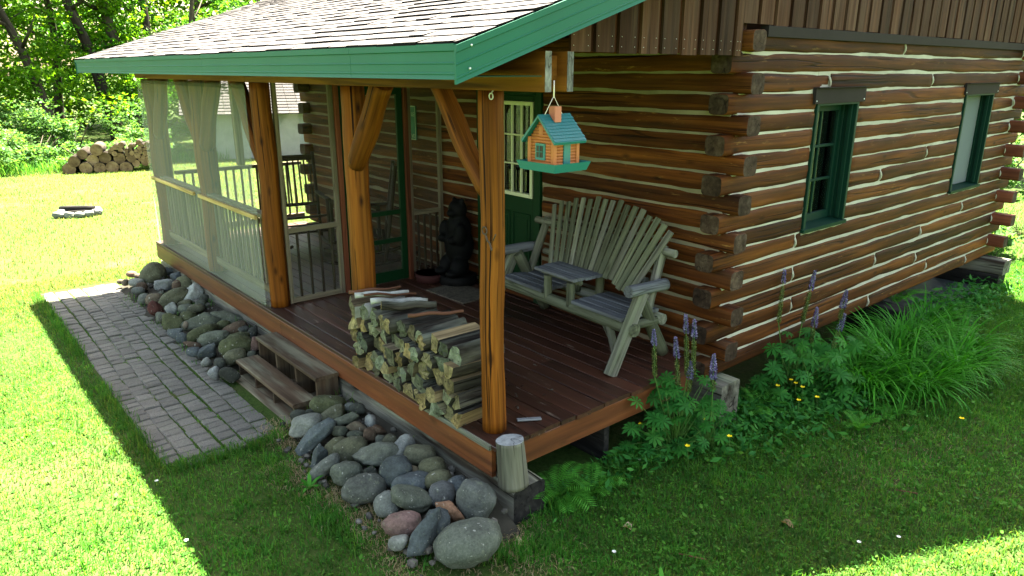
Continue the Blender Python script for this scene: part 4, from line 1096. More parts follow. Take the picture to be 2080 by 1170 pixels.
# ================================================================== double log bench with a middle table
def bench():
    bt = thing('garden_bench', 'weathered grey two-seat log bench with fan back and middle table', 'bench', (-1.05, 1.7, 0))
    W = M['greywood']; BG = M['bluegrey']; GT = M['greentint']
    yaw = RAD(-3.2); o = Vector((-1.08, 1.515, 0))
    def T(u, v, z): return (o.x+u*math.cos(yaw)-v*math.sin(yaw), o.y+u*math.sin(yaw)+v*math.cos(yaw), z)
    def log(name, a, b, r, mat, par=bt, lump=.05, sd=0, n=14, fl=1.):
        g = G(); a = Vector(T(*a)); b = Vector(T(*b)); k = 9
        pts = [a.lerp(b, i/k) for i in range(k+1)]
        tube(g, pts, [r*(1+.04*math.sin(i*.9+sd)) for i in range(k+1)], n, lump=lump, seed=sd); return g.build(name, mat, par)
    # u along the bench (-.78..+.78), v depth (0 = front edge), z height
    for sx, sd in ((-.80, 1), (.80, 5)):
        g = G(); prism(g, T(sx, -.145, -.0), T(sx, .165, .60), rectprof(.085, .10, .02), step=.1, wob=.03); g.build('leg', W, bt)
        log('leg', (sx-.055*(1 if sx > 0 else -1), .50, .02), (sx-.055*(1 if sx > 0 else -1), .16, .60), .052, GT, sd=sd+1)
        log('armrest', (sx+.01, -.0, .635), (sx+.01, .41, .625), .046, BG, sd=sd+2)
        log('back_post', (sx*.93, .26, .30), (sx*.88, .485, .90), .038, W, sd=sd+3)
        log('seat_rail', (sx*.95, .06, .335), (sx*.95, .42, .32), .036, GT, sd=sd+4)
    log('front_rail', (-.86, .045, .335), (.86, .045, .335), .052, GT, sd=8)
    log('rear_rail', (-.80, .42, .33), (.80, .42, .33), .046, W, sd=9)
    log('upper_rail', (-.84, .465, .86), (.84, .465, .86), .034, W, sd=10)
    log('lower_rail', (-.60, .365, .62), (.66, .365, .62), .03, W, sd=11)
    g = G(); prism(g, T(.55, .03, .31), T(.60, .10, .12), rectprof(.05, .05, .006)); prism(g, T(.60, .03, .31), T(.72, .0, .08), rectprof(.05, .05, .006)); g.build('diagonal_brace', W, bt)
    for a, b in ((-.755, -.195), (.195, .755)):
        g = G()
        for k in range(5):
            v = .03+k*.086
            prism(g, T(a, v, .398+.004*(k % 2)), T(b, v, .398), rectprof(.081, .028, .006), step=.2, sway=.0015)
        g.build('seat', BG, bt)
    for u, v in ((-.15, .03), (.14, .03), (-.15, .36), (.14, .36)):
        log('table_leg', (u, v, .345), (u, v, .548), .036, GT, sd=u*9, lump=.04)
    g = G()
    log('table_rail', (-.24, .05, .560), (.24, .05, .560), .022, GT, sd=3)
    for k in range(4):
        v = .015+k*.118
        prism(g, T(-.265+(.015 if k in (0, 3) else 0), v, .595), T(.265-(.015 if k in (0, 3) else 0), v, .595), rectprof(.116, .026, .007), step=.2)
    g.build('table_top', BG, bt)
    # fan of slats on a tilted back
    zc = -.68; R1 = 1.855; R0 = 1.275
    for i in range(17):
        th = RAD(-21.8+43.6*i/16)
        def Q(r, w):
            zz = zc+r*math.cos(th); u = .115+r*math.sin(th)
            v = .235+(zz-.53)*.42
            return T(u+w*math.cos(th), v, zz-w*math.sin(th))
        g = G(); r1 = R1+.012*math.sin(i*2.3); r0 = R0+.012*math.sin(i*1.7)
        prof = [(.027, -.006), (.027, .004), (.019, .011), (-.019, .011), (-.027, .004), (-.027, -.006), (-.014, -.012), (.014, -.012)]
        a = Vector(Q(r0, 0)); b = Vector(Q(r1, 0)); nrm = (b-a).cross(Vector(Q(r0, .1))-a)
        prism(g, a, b, [(p, q) for p, q in prof], up=-nrm, step=.12, edge=.008)
        g.build('back_slat', GT if i % 4 else W, bt)
bench()

# ================================================================== hanging bird feeder
def feeder():
    bx, by, bz = .325, .115, 1.715
    ft = thing('bird_feeder', 'orange log-cabin bird feeder with teal roof hanging by a cord from the porch beam', 'bird feeder', (bx, by, bz))
    hw, hl = .148, .128
    g = G()   # tray with sloped rim
    a = [(-hw, -hl), (hw, -hl), (hw, hl), (-hw, hl)]
    lo = [(x*.88, y*.88, bz) for x, y in a]; up = [(x, y, bz+.045) for x, y in a]; inn = [(x*.93, y*.93, bz+.043) for x, y in a]; fl = [(x*.86, y*.86, bz+.012) for x, y in a]
    V = [(p[0]+bx, p[1]+by, p[2]) for p in lo+up+inn+fl]; fs = [(3, 2, 1, 0), (12, 13, 14, 15)]
    for k in range(4):
        j = (k+1) % 4; fs += [(k, j, 4+j, 4+k), (4+k, 4+j, 8+j, 8+k), (8+k, 8+j, 12+j, 12+k)]
    g.add(V, fs); g.build('tray', M['teal'], ft)
    w, l, h0, h1 = .088, .080, bz+.030, bz+.168
    g = G()
    for k in range(9):       # log siding, front and back
        z = h0+.008+k*.0155
        for yy in (-l, l): prism(g, (bx-w, by+yy, z), (bx+w, by+yy, z), circ(.0088, 8), smooth=True)
        for xx in (-w, w): prism(g, (bx+xx, by-l, z), (bx+xx, by+l, z), circ(.0088, 8), smooth=True)
    apex = bz+.272; k = 0; z = h0+.008+9*.0155
    while z < apex-.02:
        hw_ = w*(apex-.008-z)/(apex-h1)
        if hw_ < .01: break
        for yy in (-l, l): prism(g, (bx-min(w, hw_), by+yy, z), (bx+min(w, hw_), by+yy, z), circ(.0088, 8), smooth=True)
        z += .0155
    box(g, bx-w, bx+w, by-l, by+l, h0-.01, h1-.001)
    for xx in (-w, w):
        for yy in (-l, l): box(g, bx+xx-.012, bx+xx+.012, by+yy-.012, by+yy+.012, h0-.01, h1)
    for k, hh in enumerate((.064, .034, .006)): box(g, bx-hh, bx+hh, by-l+.0, by+l, h1+k*.032, h1+.032+k*.032)
    g.build('house', M['orange'], ft)
    g = G()
    box(g, bx-.036, bx+.036, by-l-.016, by-l-.006, bz+.055, bz+.138); gw = g.build('window', M['tealdark'], ft)
    g = G(); box(g, bx-.024, bx+.024, by-l-.0175, by-l-.0162, bz+.068, bz+.126, c=.0003); g.build('pane', M['black'], gw)
    g = G(); box(g, bx-.002, bx+.002, by-l-.0205, by-l-.018, bz+.068, bz+.126, c=.0003); box(g, bx-.024, bx+.024, by-l-.0205, by-l-.018, bz+.095, bz+.099, c=.0003); g.build('muntin', M['teal'], gw)
    g = G(); box(g, bx-.016, bx+.016, by-l-.0115, by-l-.004, bz+.182, bz+.222); g.build('attic_vent', M['orange'], ft)
    g = G(); box(g, bx+w+.006, bx+w+.016, by-.024, by+.024, h0, h1+.01); g.build('feed_panel', M['tealdark'], ft)
    g = G()
    ez, ew, rl = bz+.150, .128, .112
    for s_ in (-1, 1):
        V = []
        for yy in (-rl, rl):
            V += [(bx, by+yy, apex+.008), (bx+s_*ew, by+yy, ez), (bx+s_*(ew-.006), by+yy, ez-.012), (bx, by+yy, apex-.006)]
        fs = [(0, 1, 5, 4), (1, 2, 6, 5), (2, 3, 7, 6), (0, 3, 2, 1), (4, 5, 6, 7)]
        if s_ < 0: fs = [tuple(reversed(f)) for f in fs]
        fs = [tuple(reversed(f)) for f in fs]
        g.add(V, fs)
        n = 9
        for k in range(n):       # tile courses
            t = (k+.5)/n; x = bx+s_*ew*t; z = apex+.008+(ez-apex-.008)*t+.002
            for q in range(10):
                y0 = by-rl+2*rl*q/10+(.004 if k % 2 else 0)
                dx = s_*ew/n*.47; dz = (ez-apex-.008)/n*.47
                V = [(x-dx, y0+.001, z-dz), (x+dx, y0+.001, z+dz+.003), (x+dx, y0+2*rl/10-.001, z+dz+.003), (x-dx, y0+2*rl/10-.001, z-dz)]
                g.add(V, [(0, 1, 2, 3)] if s_ > 0 else [(3, 2, 1, 0)])
    g.build('roof', M['teal'], ft)
    g = G(); box(g, bx-.004, bx+.044, by-.035, by+.012, apex-.03, apex+.048); g.build('chimney', M['pinkbrick'], ft)
    g = G()
    tube(g, [(bx, by-.066, apex+.004), (bx, by-.004, 2.085), (bx, by+.058, apex+.004)], .0022, 6); tube(g, [(bx, by-.004, 2.075), (bx, by-.004, 2.16)], .004, 6)
    g.build('cord', M['cord'], ft)
feeder()

# ================================================================== things on the screened porch
def rocker(x, y, rot, label):
    t = thing('rocking_chair', label, 'chair', (x, y, 0), 'rocking chairs on the screened porch')
    D = M['darkwood']; c, s_ = math.cos(rot), math.sin(rot)
    def T(u, v, z): return (x+u*c-v*s_, y+u*s_+v*c, z)   # +u = forward, v = sideways
    def rod(name, a, b, r, n=8, par=t):
        g = G(); tube(g, [T(*a), T(*b)], r, n); return g.build(name, D, par)
    for v in (-.27, .27):
        rod('leg', (.24, v, .06), (.24, v, .62), .022); rod('back_post', (-.20, v, .06), (-.36, v*.98, 1.17), .022)
        g = G(); pts = [T(-.58+1.1*i/14, v, .035+.16*((-.05+abs(i/14-.55)*1.7)**2)) for i in range(15)]
        tube(g, pts, .02, 8); g.build('rocker', D, t)
        g = G(); prism(g, T(.30, v, .63), T(-.27, v, .65), rectprof(.07, .025, .006)); g.build('armrest', D, t)
    g = G()
    for k in range(9): prism(g, T(.24-k*.055, -.27, .42-.012*k), T(.24-k*.055, .27, .42-.012*k), rectprof(.045, .02, .005))
    g.build('seat', D, t)
    rod('stretcher', (.24, -.27, .22), (.24, .27, .22), .014); rod('stretcher', (-.22, -.27, .22), (-.22, .27, .22), .014)
    g = G(); prism(g, T(-.355, -.27, 1.10), T(-.355, .27, 1.10), rectprof(.022, .075, .006), step=.1); g.build('top_rail', D, t)
    g = G(); prism(g, T(-.255, -.26, .50), T(-.255, .26, .50), rectprof(.022, .045, .006)); g.build('lower_rail', D, t)
    for k in range(7):
        v = -.21+.07*k; g = G(); prism(g, T(-.262, v, .52), T(-.352, v, 1.07), rectprof(.022, .012, .003)); g.build('back_slat', D, t)
rocker(-5.75, 1.42, RAD(-12), 'dark slatted rocking chair in front of the side railing')
rocker(-4.45, 1.62, RAD(-118), 'dark rocking chair half hidden behind the middle porch post')
tb = thing('side_table', 'small pale-topped side table against the cabin wall on the screened porch', 'table', (-5.2, 1.86, 0))
g = G(); box(g, -5.62, -4.78, 1.68, 2.06, .62, .66); g.build('table_top', M['tablewood'], tb)
for x in (-5.56, -4.84):
    for y in (1.73, 2.01): g = G(); box(g, x-.02, x+.02, y-.02, y+.02, 0, .6195); g.build('leg', M['darkwood'], tb)
g = G(); box(g, -5.535, -4.865, 1.72, 1.74, .55, .6195); box(g, -5.535, -4.865, 2.0, 2.02, .55, .6195); g.build('apron', M['darkwood'], tb)
g = G(); P = [(0, 0), (.05, 0), (.065, .04), (.06, .10), (.035, .15), (.03, .17), (.04, .18)]
tube(g, [(-4.98, 1.86, .66+z) for r, z in P], [max(.005, r) for r, z in P], 16)
props(g.build('clay_vase', M['pot'], None, (-4.98, 1.86, .66)), 'small clay vase on the side table', 'vase')
g = G(); P = [(.10, 0), (.15, .015), (.16, .06), (.165, .10), (.155, .10), (.15, .03)]
tube(g, [(-3.28, 1.72, z) for r, z in P], [r for r, z in P], 24)
props(g.build('round_basin', [M['tin']], None, (-3.28, 1.72, 0)), 'round dull red basin on the floor behind the partition screen', 'basin')
g = G(); prism(g, (-3.02, 1.70, .006), (-2.40, 1.72, .006), rectprof(.42, .012, .003)); 
props(g.build('doormat', M['rug'], None, (-2.7, 1.7, 0)), 'grey-brown doormat lying before the green front door', 'doormat')
# carved bear
def bear():
    g = G(); cx, cy = -3.05, 1.93
    for c, r in (((0, 0, .42), (.17, .15, .22)), ((0, 0, .60), (.15, .13, .16)), ((0, -.01, .80), (.105, .10, .11)), ((.02, -.09, .775), (.05, .07, .045)),
                 ((-.07, 0, .895), (.032, .02, .035)), ((.07, 0, .895), (.032, .02, .035)), ((-.10, -.07, .20), (.085, .11, .11)), ((.10, -.07, .20), (.085, .11, .11)),
                 ((-.10, -.15, .145), (.07, .10, .045)), ((.10, -.15, .145), (.07, .10, .045)), ((-.14, -.08, .56), (.05, .07, .12)), ((.14, -.08, .56), (.05, .07, .12)),
                 ((-.09, -.15, .50), (.045, .06, .045)), ((.09, -.15, .50), (.045, .06, .045))):
        ellipsoid(g, (cx+c[0], cy+c[1]+.02, c[2]), r, 3)
    t = thing('bear_carving', 'dark upright carved wooden bear on a log base beside the front door', 'carving', (cx, cy, 0))
    o = g.build('body', M['bear'], t)
    md = o.modifiers.new('fuse', 'REMESH'); md.mode = 'VOXEL'; md.voxel_size = .016; md.use_smooth_shade = True
    g = G(); tube(g, [(cx, cy, 0), (cx, cy, .05), (cx, cy, .10)], [.20, .205, .195], 22, lump=.05); g.build('base', M['bear'], t)
bear()
# vertical sign on the wall
def text(name, body, size, loc, rot, mat, parent, ext=.001):
    cu = bpy.data.curves.new(name, 'FONT'); cu.body = body; cu.size = size; cu.align_x = 'CENTER'; cu.align_y = 'CENTER'; cu.extrude = ext
    tmp = bpy.data.objects.new('lettering_outline', cu); COL.objects.link(tmp)
    me = bpy.data.meshes.new_from_object(tmp, depsgraph=bpy.context.evaluated_depsgraph_get()); me.materials.clear(); me.materials.append(mat)
    bpy.data.objects.remove(tmp); bpy.data.curves.remove(cu)
    o = bpy.data.objects.new(name, me); COL.objects.link(o); o.parent = parent
    o.location = Vector(loc)-root_loc(parent); o.rotation_euler = rot; return o
sg = thing('wall_sign', 'narrow tall green sign with pale letters on the porch log wall', 'sign', (-4.06, YF-.02, 1.63))
g = G(); box(g, -4.11, -4.00, YF-.03, YF-.012, 1.445, 1.82); g.build('board', M['sign'], sg)
g = G()
for a, b, c_, d_ in ((-4.11, -4.00, 1.445, 1.455), (-4.11, -4.00, 1.81, 1.82), (-4.11, -4.103, 1.456, 1.809), (-4.007, -4.00, 1.456, 1.809)): box(g, a, b, YF-.0335, YF-.0305, c_, d_, c=.001)
g.build('border', M['letter'], sg)
text('lettering', 'LE', .062, (-4.055, YF-.0315, 1.725), (RAD(90), 0, 0), M['letter'], sg)
text('lettering', 'VE', .062, (-4.055, YF-.0315, 1.485), (RAD(90), 0, 0), M['letter'], sg)
# barn star hung inside the screen
g = G(); c = Vector((-5.17, .22, 1.90)); V = []
for k in range(10):
    t = math.pi/2+math.pi*k/5+.12; r = .125 if k % 2 == 0 else .05
    V.append((c.x+r*math.cos(t), c.y, c.z+r*math.sin(t)))
V += [(c.x, c.y-.03, c.z), (c.x, c.y+.012, c.z)]
g.add(V, [(k, (k+1) % 10, 10) for k in range(10)]+[((k+1) % 10, k, 11) for k in range(10)])
tube(g, [(c.x, c.y, c.z+.12), (c.x, c.y, 2.12)], .003, 5)
props(g.build('metal_star', M['doorgreen'], None, c), 'dark metal barn star hanging inside the porch screen', 'ornament')
# ================================================================== vegetation
def unit(a): return a/np.maximum(np.linalg.norm(a, axis=-1, keepdims=True), 1e-9)
def leaves(P, size, rg, up=.5, aspect=.55, droop=.0):
    """rhombic leaves at points P -> verts, quads"""
    n = len(P)
    N = rg.normal(size=(n, 3)); N[:, 2] = np.abs(N[:, 2])+up; N = unit(N)
    D = rg.normal(size=(n, 3)); D[:, 2] -= droop; D = unit(D-N*(D*N).sum(1)[:, None])
    B = np.cross(N, D); s = np.asarray(size).reshape(-1, 1)
    V = np.stack([P-D*s*.5, P+B*s*aspect*.5-N*s*.08, P+D*s*.5, P-B*s*aspect*.5-N*s*.08], 1).reshape(-1, 3)
    Q = np.arange(n*4).reshape(n, 4)
    return V, Q
def in_blobs(blobs, n, rg, shell=.45, clump=0):
    vol = np.array([b[3]*b[4]*b[5] for b in blobs]); k = rg.choice(len(blobs), n, p=vol/vol.sum())
    B = np.array(blobs)[k]
    d = unit(rg.normal(size=(n, 3))); r = (shell+(1-shell)*rg.random(n))[:, None]
    P = B[:, :3]+d*r*B[:, 3:6]
    if clump:
        c = P[rg.integers(0, n, max(2, n//clump))]
        P = c[rg.integers(0, len(c), n)]+rg.normal(size=(n, 3))*np.array([.30, .30, .10])*B[:, 3:4]*.42
    return P
def crown(name, blobs, n, size, mat, parent, rg, up=.6, clump=14):
    P = in_blobs(blobs, n, rg, .2, clump)
    P[:, 2] = np.maximum(P[:, 2], -.55)
    V, Q = leaves(P, size*(.6+.8*rg.random(n)), rg, up)
    return npobj(name, V, Q, [], np.repeat(rg.random(n)*.6+.4*rg.random(n), 4), mat, parent)

def tree(x, y, r, h, lean, label, mat, n, seed, blobs=None, size=.17, top=False, group='trees at the edge of the wood'):
    rg = np.random.default_rng(seed); z0 = gz(x, y)-.25
    t = thing('tree', label, 'tree', (x, y, z0), group)
    g = G(); k = 12
    pts = [(x+lean[0]*i/k+.10*math.sin(i*.8+seed), y+lean[1]*i/k+.10*math.sin(i*.7+seed*2), z0+h*i/k) for i in range(k+1)]
    rad = [r*(1.25 if i == 0 else 1)*(1-.055*i) for i in range(k+1)]
    tube(g, pts, rad, 14, lump=.10, seed=seed)
    for b in range(5):
        i = 4+b+int(rg.integers(0, 3)); i = min(i, k-1); p = Vector(pts[i]); a = rg.uniform(0, 6.28); L = rg.uniform(1.4, 2.8)
        tube(g, [p, p+Vector((math.cos(a)*L*.5, math.sin(a)*L*.5, .5)), p+Vector((math.cos(a)*L, math.sin(a)*L, 1.1))], [r*.32, r*.22, r*.07], 7)
    g.build('trunk', M['bark'], t)
    if blobs is None:
        blobs = []
        for b in range(13):
            zz = rg.uniform(1.6, h*.95); i = min(k, max(0, int(zz/h*k))); a = rg.uniform(0, 6.28); R = rg.uniform(.6, 2.6)
            blobs.append((pts[i][0]+math.cos(a)*R, pts[i][1]+math.sin(a)*R, z0+zz, rg.uniform(.9, 1.7), rg.uniform(.9, 1.7), rg.uniform(.45, .9)))
    if top:      # the high canopy, out of the picture, that shades the understorey
        for b in range(7):
            a = rg.uniform(0, 6.28); R = rg.uniform(.3, 3.0); blobs.append((x+lean[0]+math.cos(a)*R, y+lean[1]+math.sin(a)*R, z0+h+rg.uniform(-1., 3.2), rg.uniform(1.5, 2.3), rg.uniform(1.5, 2.3), rg.uniform(.7, 1.1)))
        n = int(n*1.7)
    crown('crown', blobs, n, size, M[mat], t, rg)
    return t
LEFT = (-.646, -.763)
T_ = [  # x, y, radius, height, lean (metres at the top), label, leaf, count
    (-29.5, 4.7, .27, 9, (-1.4, -1.7), 'dark leaning trunk behind the round log pile, its crown out of view', 'tree1', 5200),
    (-30.6, 5.8, .31, 9, (-.9, -1.1), 'thickest dark trunk just left of the porch roof corner', 'tree2', 5200),
    (-31.5, 6.8, .24, 9, (-.3, -.3), 'straight dark trunk close to the porch screen edge', 'tree2', 5200),
    (-27.3, 2.4, .20, 9, (-1.9, -2.2), 'slender trunk leaning strongly left in front of the darker trunks', 'tree1', 5200),
    (-28.8, .2, .17, 8, (-.2, -.1), 'light green maple with low branches over the lawn edge', 'tree1', 7500),
    (-26.2, -2.4, .16, 8, (.3, .2), 'bright leafy maple at the lawn edge, nearest the open yard', 'tree1', 8000),
    (-33, 3.2, .2, 9, (.2, .3), 'pale green tree deep in the wood between the leaning trunks', 'tree1', 5200),
    (-34, 9.5, .22, 10, (.2, .3), 'tall tree rising behind the shingled porch roof', 'tree1', 6500),
    (-32, 12.5, .22, 10, (.3, .0), 'broad bright tree behind the roof slope', 'tree1', 6500),
    (-27, 11.8, .2, 8, (.2, .3), 'tree standing behind the low grey garage', 'tree2', 5200),
    (-27, 6.9, .15, 7, (.1, .3), 'tree seen through the porch screen beside the garage', 'tree2', 5200),
    (-26.5, -6.5, .2, 9, (.2, .3), 'leafy tree at the far open end of the lawn', 'tree2', 6000),
]
for i, a in enumerate(T_): tree(*a[:5], a[5], a[6], a[7], 40+i, top=i < 4)
tree(-3.2, 19.5, .2, 9, (.2, .3), 'tree in the brush beyond the far corner of the cabin', 'tree2', 5200, 71)
tree(2.2, 22, .2, 9, (.1, .2), 'bright tree behind the brush on the far side of the yard', 'tree1', 5200, 72)
def shrub(x, y, r, h, label, n, seed, mat='shrub', size=.11, name='shrub', group='bushes along the edge of the wood'):
    rg = np.random.default_rng(seed); z = gz(x, y)
    t = thing(name, label, 'bush', (x, y, z), group)
    g = G()
    for k in range(5):
        a = rg.uniform(0, 6.28); tube(g, [(x, y, z-.05), (x+math.cos(a)*r*.3, y+math.sin(a)*r*.3, z+h*.4), (x+math.cos(a)*r*.6, y+math.sin(a)*r*.6, z+h*.75)], [.025, .018, .006], 6)
    g.build('stem', M['bark'], t)
    bl = []
    for k in range(7):
        a = rg.uniform(0, 6.28); q = rg.uniform(.1, .7)*r
        bl.append((x+math.cos(a)*q, y+math.sin(a)*q, z+h*rg.uniform(.2, .8), r*rg.uniform(.35, .6), r*rg.uniform(.35, .6), h*rg.uniform(.18, .32)))
    crown('foliage', bl, n, size, M[mat], t, rg, .8, 9)
SH = [(-22.3, -.6, 1.5, 1.5, 'pale green bush at the lawn edge left of the big cut logs'), (-23.0, .7, 1.3, 1.2, 'low fern-like bush just behind the end of the log pile'), (-22.2, 2.1, 1.3, .9, 'low pale bush directly behind the big cut logs'),
      (-21.8, 3.4, 1.2, 1.0, 'whitish bush leaning over the small split logs'), (-23.4, 4.2, 1.5, 1.3, 'leafy bush at the foot of the thickest trunk'), (-25.2, 2.2, 1.6, 1.7, 'bush in front of the leaning trunks'), (-23.5, -2.2, 1.7, 1.6, 'rounded bush on the open lawn edge'),
      (-24.0, -4.4, 1.8, 1.7, 'wide bush at the far end of the lawn edge'), (-25.8, .5, 1.8, 2.2, 'tall yellow-green bush in the shade of the maples'), (-26.8, 4.6, 1.8, 2.0, 'dark bush between the trunks'), (-23.2, 6.2, 1.4, 1.2, 'bush beside the corner of the low garage'),
      (-18.8, 9.6, .8, .7, 'dark low bush against the garage wall')]
for i, a in enumerate(SH): shrub(*a, 2300, 300+i)
SR = [(-1.4, 12.0, 1.3, 1.9, 'bush just beyond the far cabin corner'), (.1, 13.4, 1.4, 1.8, 'sunlit bush behind the far cabin corner bush'), (1.6, 14.5, 1.5, 1.6, 'bush at the lawn end past the cabin'), (-2.6, 14.2, 1.6, 2.6, 'tall bush behind the cabin'), (.6, 16.4, 1.8, 2.4, 'tall bright bush at the back of the yard'), (-.7, 10.3, .7, .7, 'low weedy bush at the foot of the cabin end')]
for i, a in enumerate(SR): shrub(*a, 2600, 400+i, size=.10)
# the wood behind, one mass
def mass():
    rg = np.random.default_rng(5); P = []
    for (x, y, rx, ry) in ((-40, 6, 4, 12), (-40, -6, 4, 9), (-38, 20, 5, 9), (-44, 10, 3, 22), (-24, 24, 8, 5), (-2, 31, 14, 4)):
        n = 26000 if x < -30 else 8000; q = rg.normal(size=(n, 3))*np.array([rx, ry, 0])*.6+np.array([x, y, 0]); q[:, 2] = -.8+rg.random(n)**.9*12.5; P.append(q)
    P = np.concatenate(P); c = P[rg.integers(0, len(P), len(P)//12)]; P = c[rg.integers(0, len(c), len(P))]+rg.normal(size=P.shape)*np.array([.55, .55, .28])
    V, Q = leaves(P, .30*(.6+.8*rg.random(len(P))), rg, .5)
    o = npobj('forest', V, Q, [], np.repeat(rg.random(len(P)), 4), M['wood_far'], None, (-38, 8, 0)); props(o, kind='stuff')
mass()

# log pile at the edge of the lawn
AXL = np.array((.92, -.30, 0)); AXL = AXL/np.linalg.norm(AXL)
BIGLOGS = [(-20.95, 1.27, -0.53, 0.183), (-20.91, 1.42, -0.32, 0.164), (-20.84, 1.63, -0.13, 0.146), (-20.72, 2.0, -0.01, 0.175), (-20.77, 1.86, -0.31, 0.166), (-20.82, 1.68, -0.51, 0.175), (-20.67, 2.17, -0.25, 0.167), (-20.72, 2.01, -0.53, 0.167), (-20.62, 2.32, -0.52, 0.177), (-20.55, 2.52, -0.28, 0.168), (-20.51, 2.66, -0.55, 0.178)]
SMLOGS = [(-20.45, 2.82, -0.3, 0.117), (-20.4, 2.98, -0.22, 0.084), (-20.42, 2.92, -0.44, 0.103), (-20.35, 3.15, -0.42, 0.104), (-20.36, 3.12, -0.27, 0.061), (-20.32, 3.23, -0.3, 0.057), (-20.39, 3.04, -0.34, 0.056), (-20.34, 3.19, -0.16, 0.075), (-20.38, 3.06, -0.12, 0.061), (-20.38, 3.05, -0.0, 0.061), (-20.35, 3.14, -0.05, 0.047), (-20.32, 3.24, -0.02, 0.061), (-20.44, 2.85, -0.14, 0.07), (-20.41, 2.96, -0.08, 0.052), (-20.48, 2.73, -0.17, 0.061), (-20.49, 2.72, -0.06, 0.061), (-20.45, 2.84, 0.05, 0.065), (-20.38, 3.05, 0.15, 0.075), (-20.52, 2.61, 0.09, 0.084), (-20.57, 2.47, 0.05, 0.079), (-20.6, 2.38, -0.0, 0.06), (-20.58, 2.42, -0.14, 0.074), (-20.53, 2.58, -0.04, 0.065), (-20.36, 3.13, 0.07, 0.052), (-20.32, 3.25, 0.1, 0.061), (-20.42, 2.93, 0.07, 0.051), (-20.62, 2.32, -0.08, 0.056), (-20.48, 2.74, -0.28, 0.056), (-20.45, 2.83, -0.05, 0.047), (-20.31, 3.28, -0.18, 0.066), (-20.31, 3.27, -0.39, 0.076), (-20.28, 3.35, -0.04, 0.061), (-20.28, 3.37, -0.25, 0.085), (-20.27, 3.39, -0.44, 0.085), (-20.27, 3.38, 0.08, 0.061), (-20.25, 3.45, -0.11, 0.066), (-20.24, 3.48, 0.02, 0.057)]
BD = ['resting on the grass at the open end', 'second from the open end, one up', 'leaning on top near the open end', 'topmost of the whole pile', 'in the middle below the topmost one', 'on the grass below the middle gap', 'in the upper row right of the middle', 'on the grass under the topmost one', 'on the grass, second from the small logs', 'in the upper row next to the small logs', 'on the grass next to the small logs']
for i, (x, y, z, r) in enumerate(BIGLOGS):
    g = G(); p = np.array((x, y, z))+AXL*(.06*math.sin(i*2.7)); q = p-AXL*1.0
    tube(g, [p, p-AXL*.5, q], r*.95, 20, lump=.06, seed=i, cap=1)
    props(g.build('round_log', [M['bark'], M['pilewood']], None, p), 'thick cut log '+BD[i], 'log', 'thick cut logs stacked on the lawn edge')
for i, (x, y, z, r) in enumerate(SMLOGS):
    g = G(); p = np.array((x, y, z)); q = p-AXL*.6
    tube(g, [p, p-AXL*.3, q], r*1.02, 12, lump=.08, seed=i+50, cap=1)
    props(g.build('cut_branch_log', [M['bark'], M['pilewood']], None, p), 'thin cut log in the small-log stack beside the thick logs', 'log', 'thin cut logs stacked by the thick ones')
# fire ring
fr = [(x*.62-13.3*.38, y*.62+.04, r*.62) for x, y, r in [(-13.25, -.42, .2), (-13.0, -.2, .15), (-12.85, .05, .17), (-12.8, .3, .14), (-13.0, .55, .16), (-13.3, .62, .15), (-13.65, .45, .17), (-13.8, .1, .16), (-13.6, -.3, .17)]]
for i, (x, y, r) in enumerate(fr):
    make_stone('fire_ring_stone', (x, y, gz(x, y)+.05), r, .075, 0, 'pale', 'r', 500+i, ['pale stone at the open end of the fire ring', 'small pale stone in front of the charred log', 'rounded stone at the front middle of the fire ring', 'small stone at the front of the fire ring beside the middle one', 'stone at the porch side of the fire ring', 'rusty-edged stone behind the log end in the fire ring', 'stone behind the charred log', 'stone at the back of the fire ring', 'stone at the back open end of the fire ring'][i], 'stones round the fire pit')
g = G(); tube(g, [(-13.55, -.16, -.44), (-13.35, .08, -.43), (-13.2, .38, -.44)], [.05, .055, .045], 12, lump=.1)
props(g.build('charred_log', M['timberdark'], None, (-13.4, .1, -.45)), 'charred black log lying across the fire ring', 'log')
g = G(); tube(g, [(-13.3, -.08, -.5), (-13.2, .22, -.5)], .04, 10, lump=.1)
props(g.build('charred_log', M['timberdark'], None, (-13.2, 0, -.5)), 'short charred log under the longer one in the fire ring', 'log')

# low garage beyond the lawn
gt = thing('garage', 'low grey garage with a pale shingled roof beyond the porch', 'garage', (-22, 8.5, -.95))
a = Vector((-21.9, 4.9, 0)); b = Vector((-19.6, 11.6, 0)); dv = (b-a).normalized(); nv = Vector((-dv.y, dv.x, 0))
g = G(); m_ = a.lerp(b, .5)+nv*2.2; prism(g, (m_-dv*3.4)+Vector((0, 0, -.1)), (m_+dv*3.4)+Vector((0, 0, -.1)), rectprof(4.4, 1.9, .01)); g.build('wall', M['wallgrey'], gt)
g = G(); k = 0
for i in range(13):
    t0, t1 = i/13, (i+1.12)/13
    for q in range(22):
        u0 = -3.7+7.4*q/22; u1 = u0+7.4/22-.01
        def R(u, t, e): p = m_+dv*u-nv*(2.6-2.7*t); return (p.x, p.y, .80+1.15*t+e)
        g.add([R(u0, t0, .03), R(u1, t0, .03), R(u1, t1, .004), R(u0, t1, .004), R(u0, t0, 0), R(u1, t0, 0)], [(0, 1, 2, 3), (4, 5, 1, 0)], mats=[0, 1])
g.build('roof', [M['shingle'], M['shinglebutt']], gt)
g = G()
for s_ in (-1, 1): 
    p = m_+dv*(3.42*s_); V = [p-nv*2.2+Vector((0, 0, .85)), p+nv*2.2+Vector((0, 0, .85)), p+Vector((0, 0, 1.9))]; g.add(V, [(0, 1, 2)])
V = []; 
for u in (-3.7, 3.7):
    p = m_+dv*u; V += [p+nv*.05+Vector((0, 0, 1.94)), p+nv*2.6+Vector((0, 0, .8))]
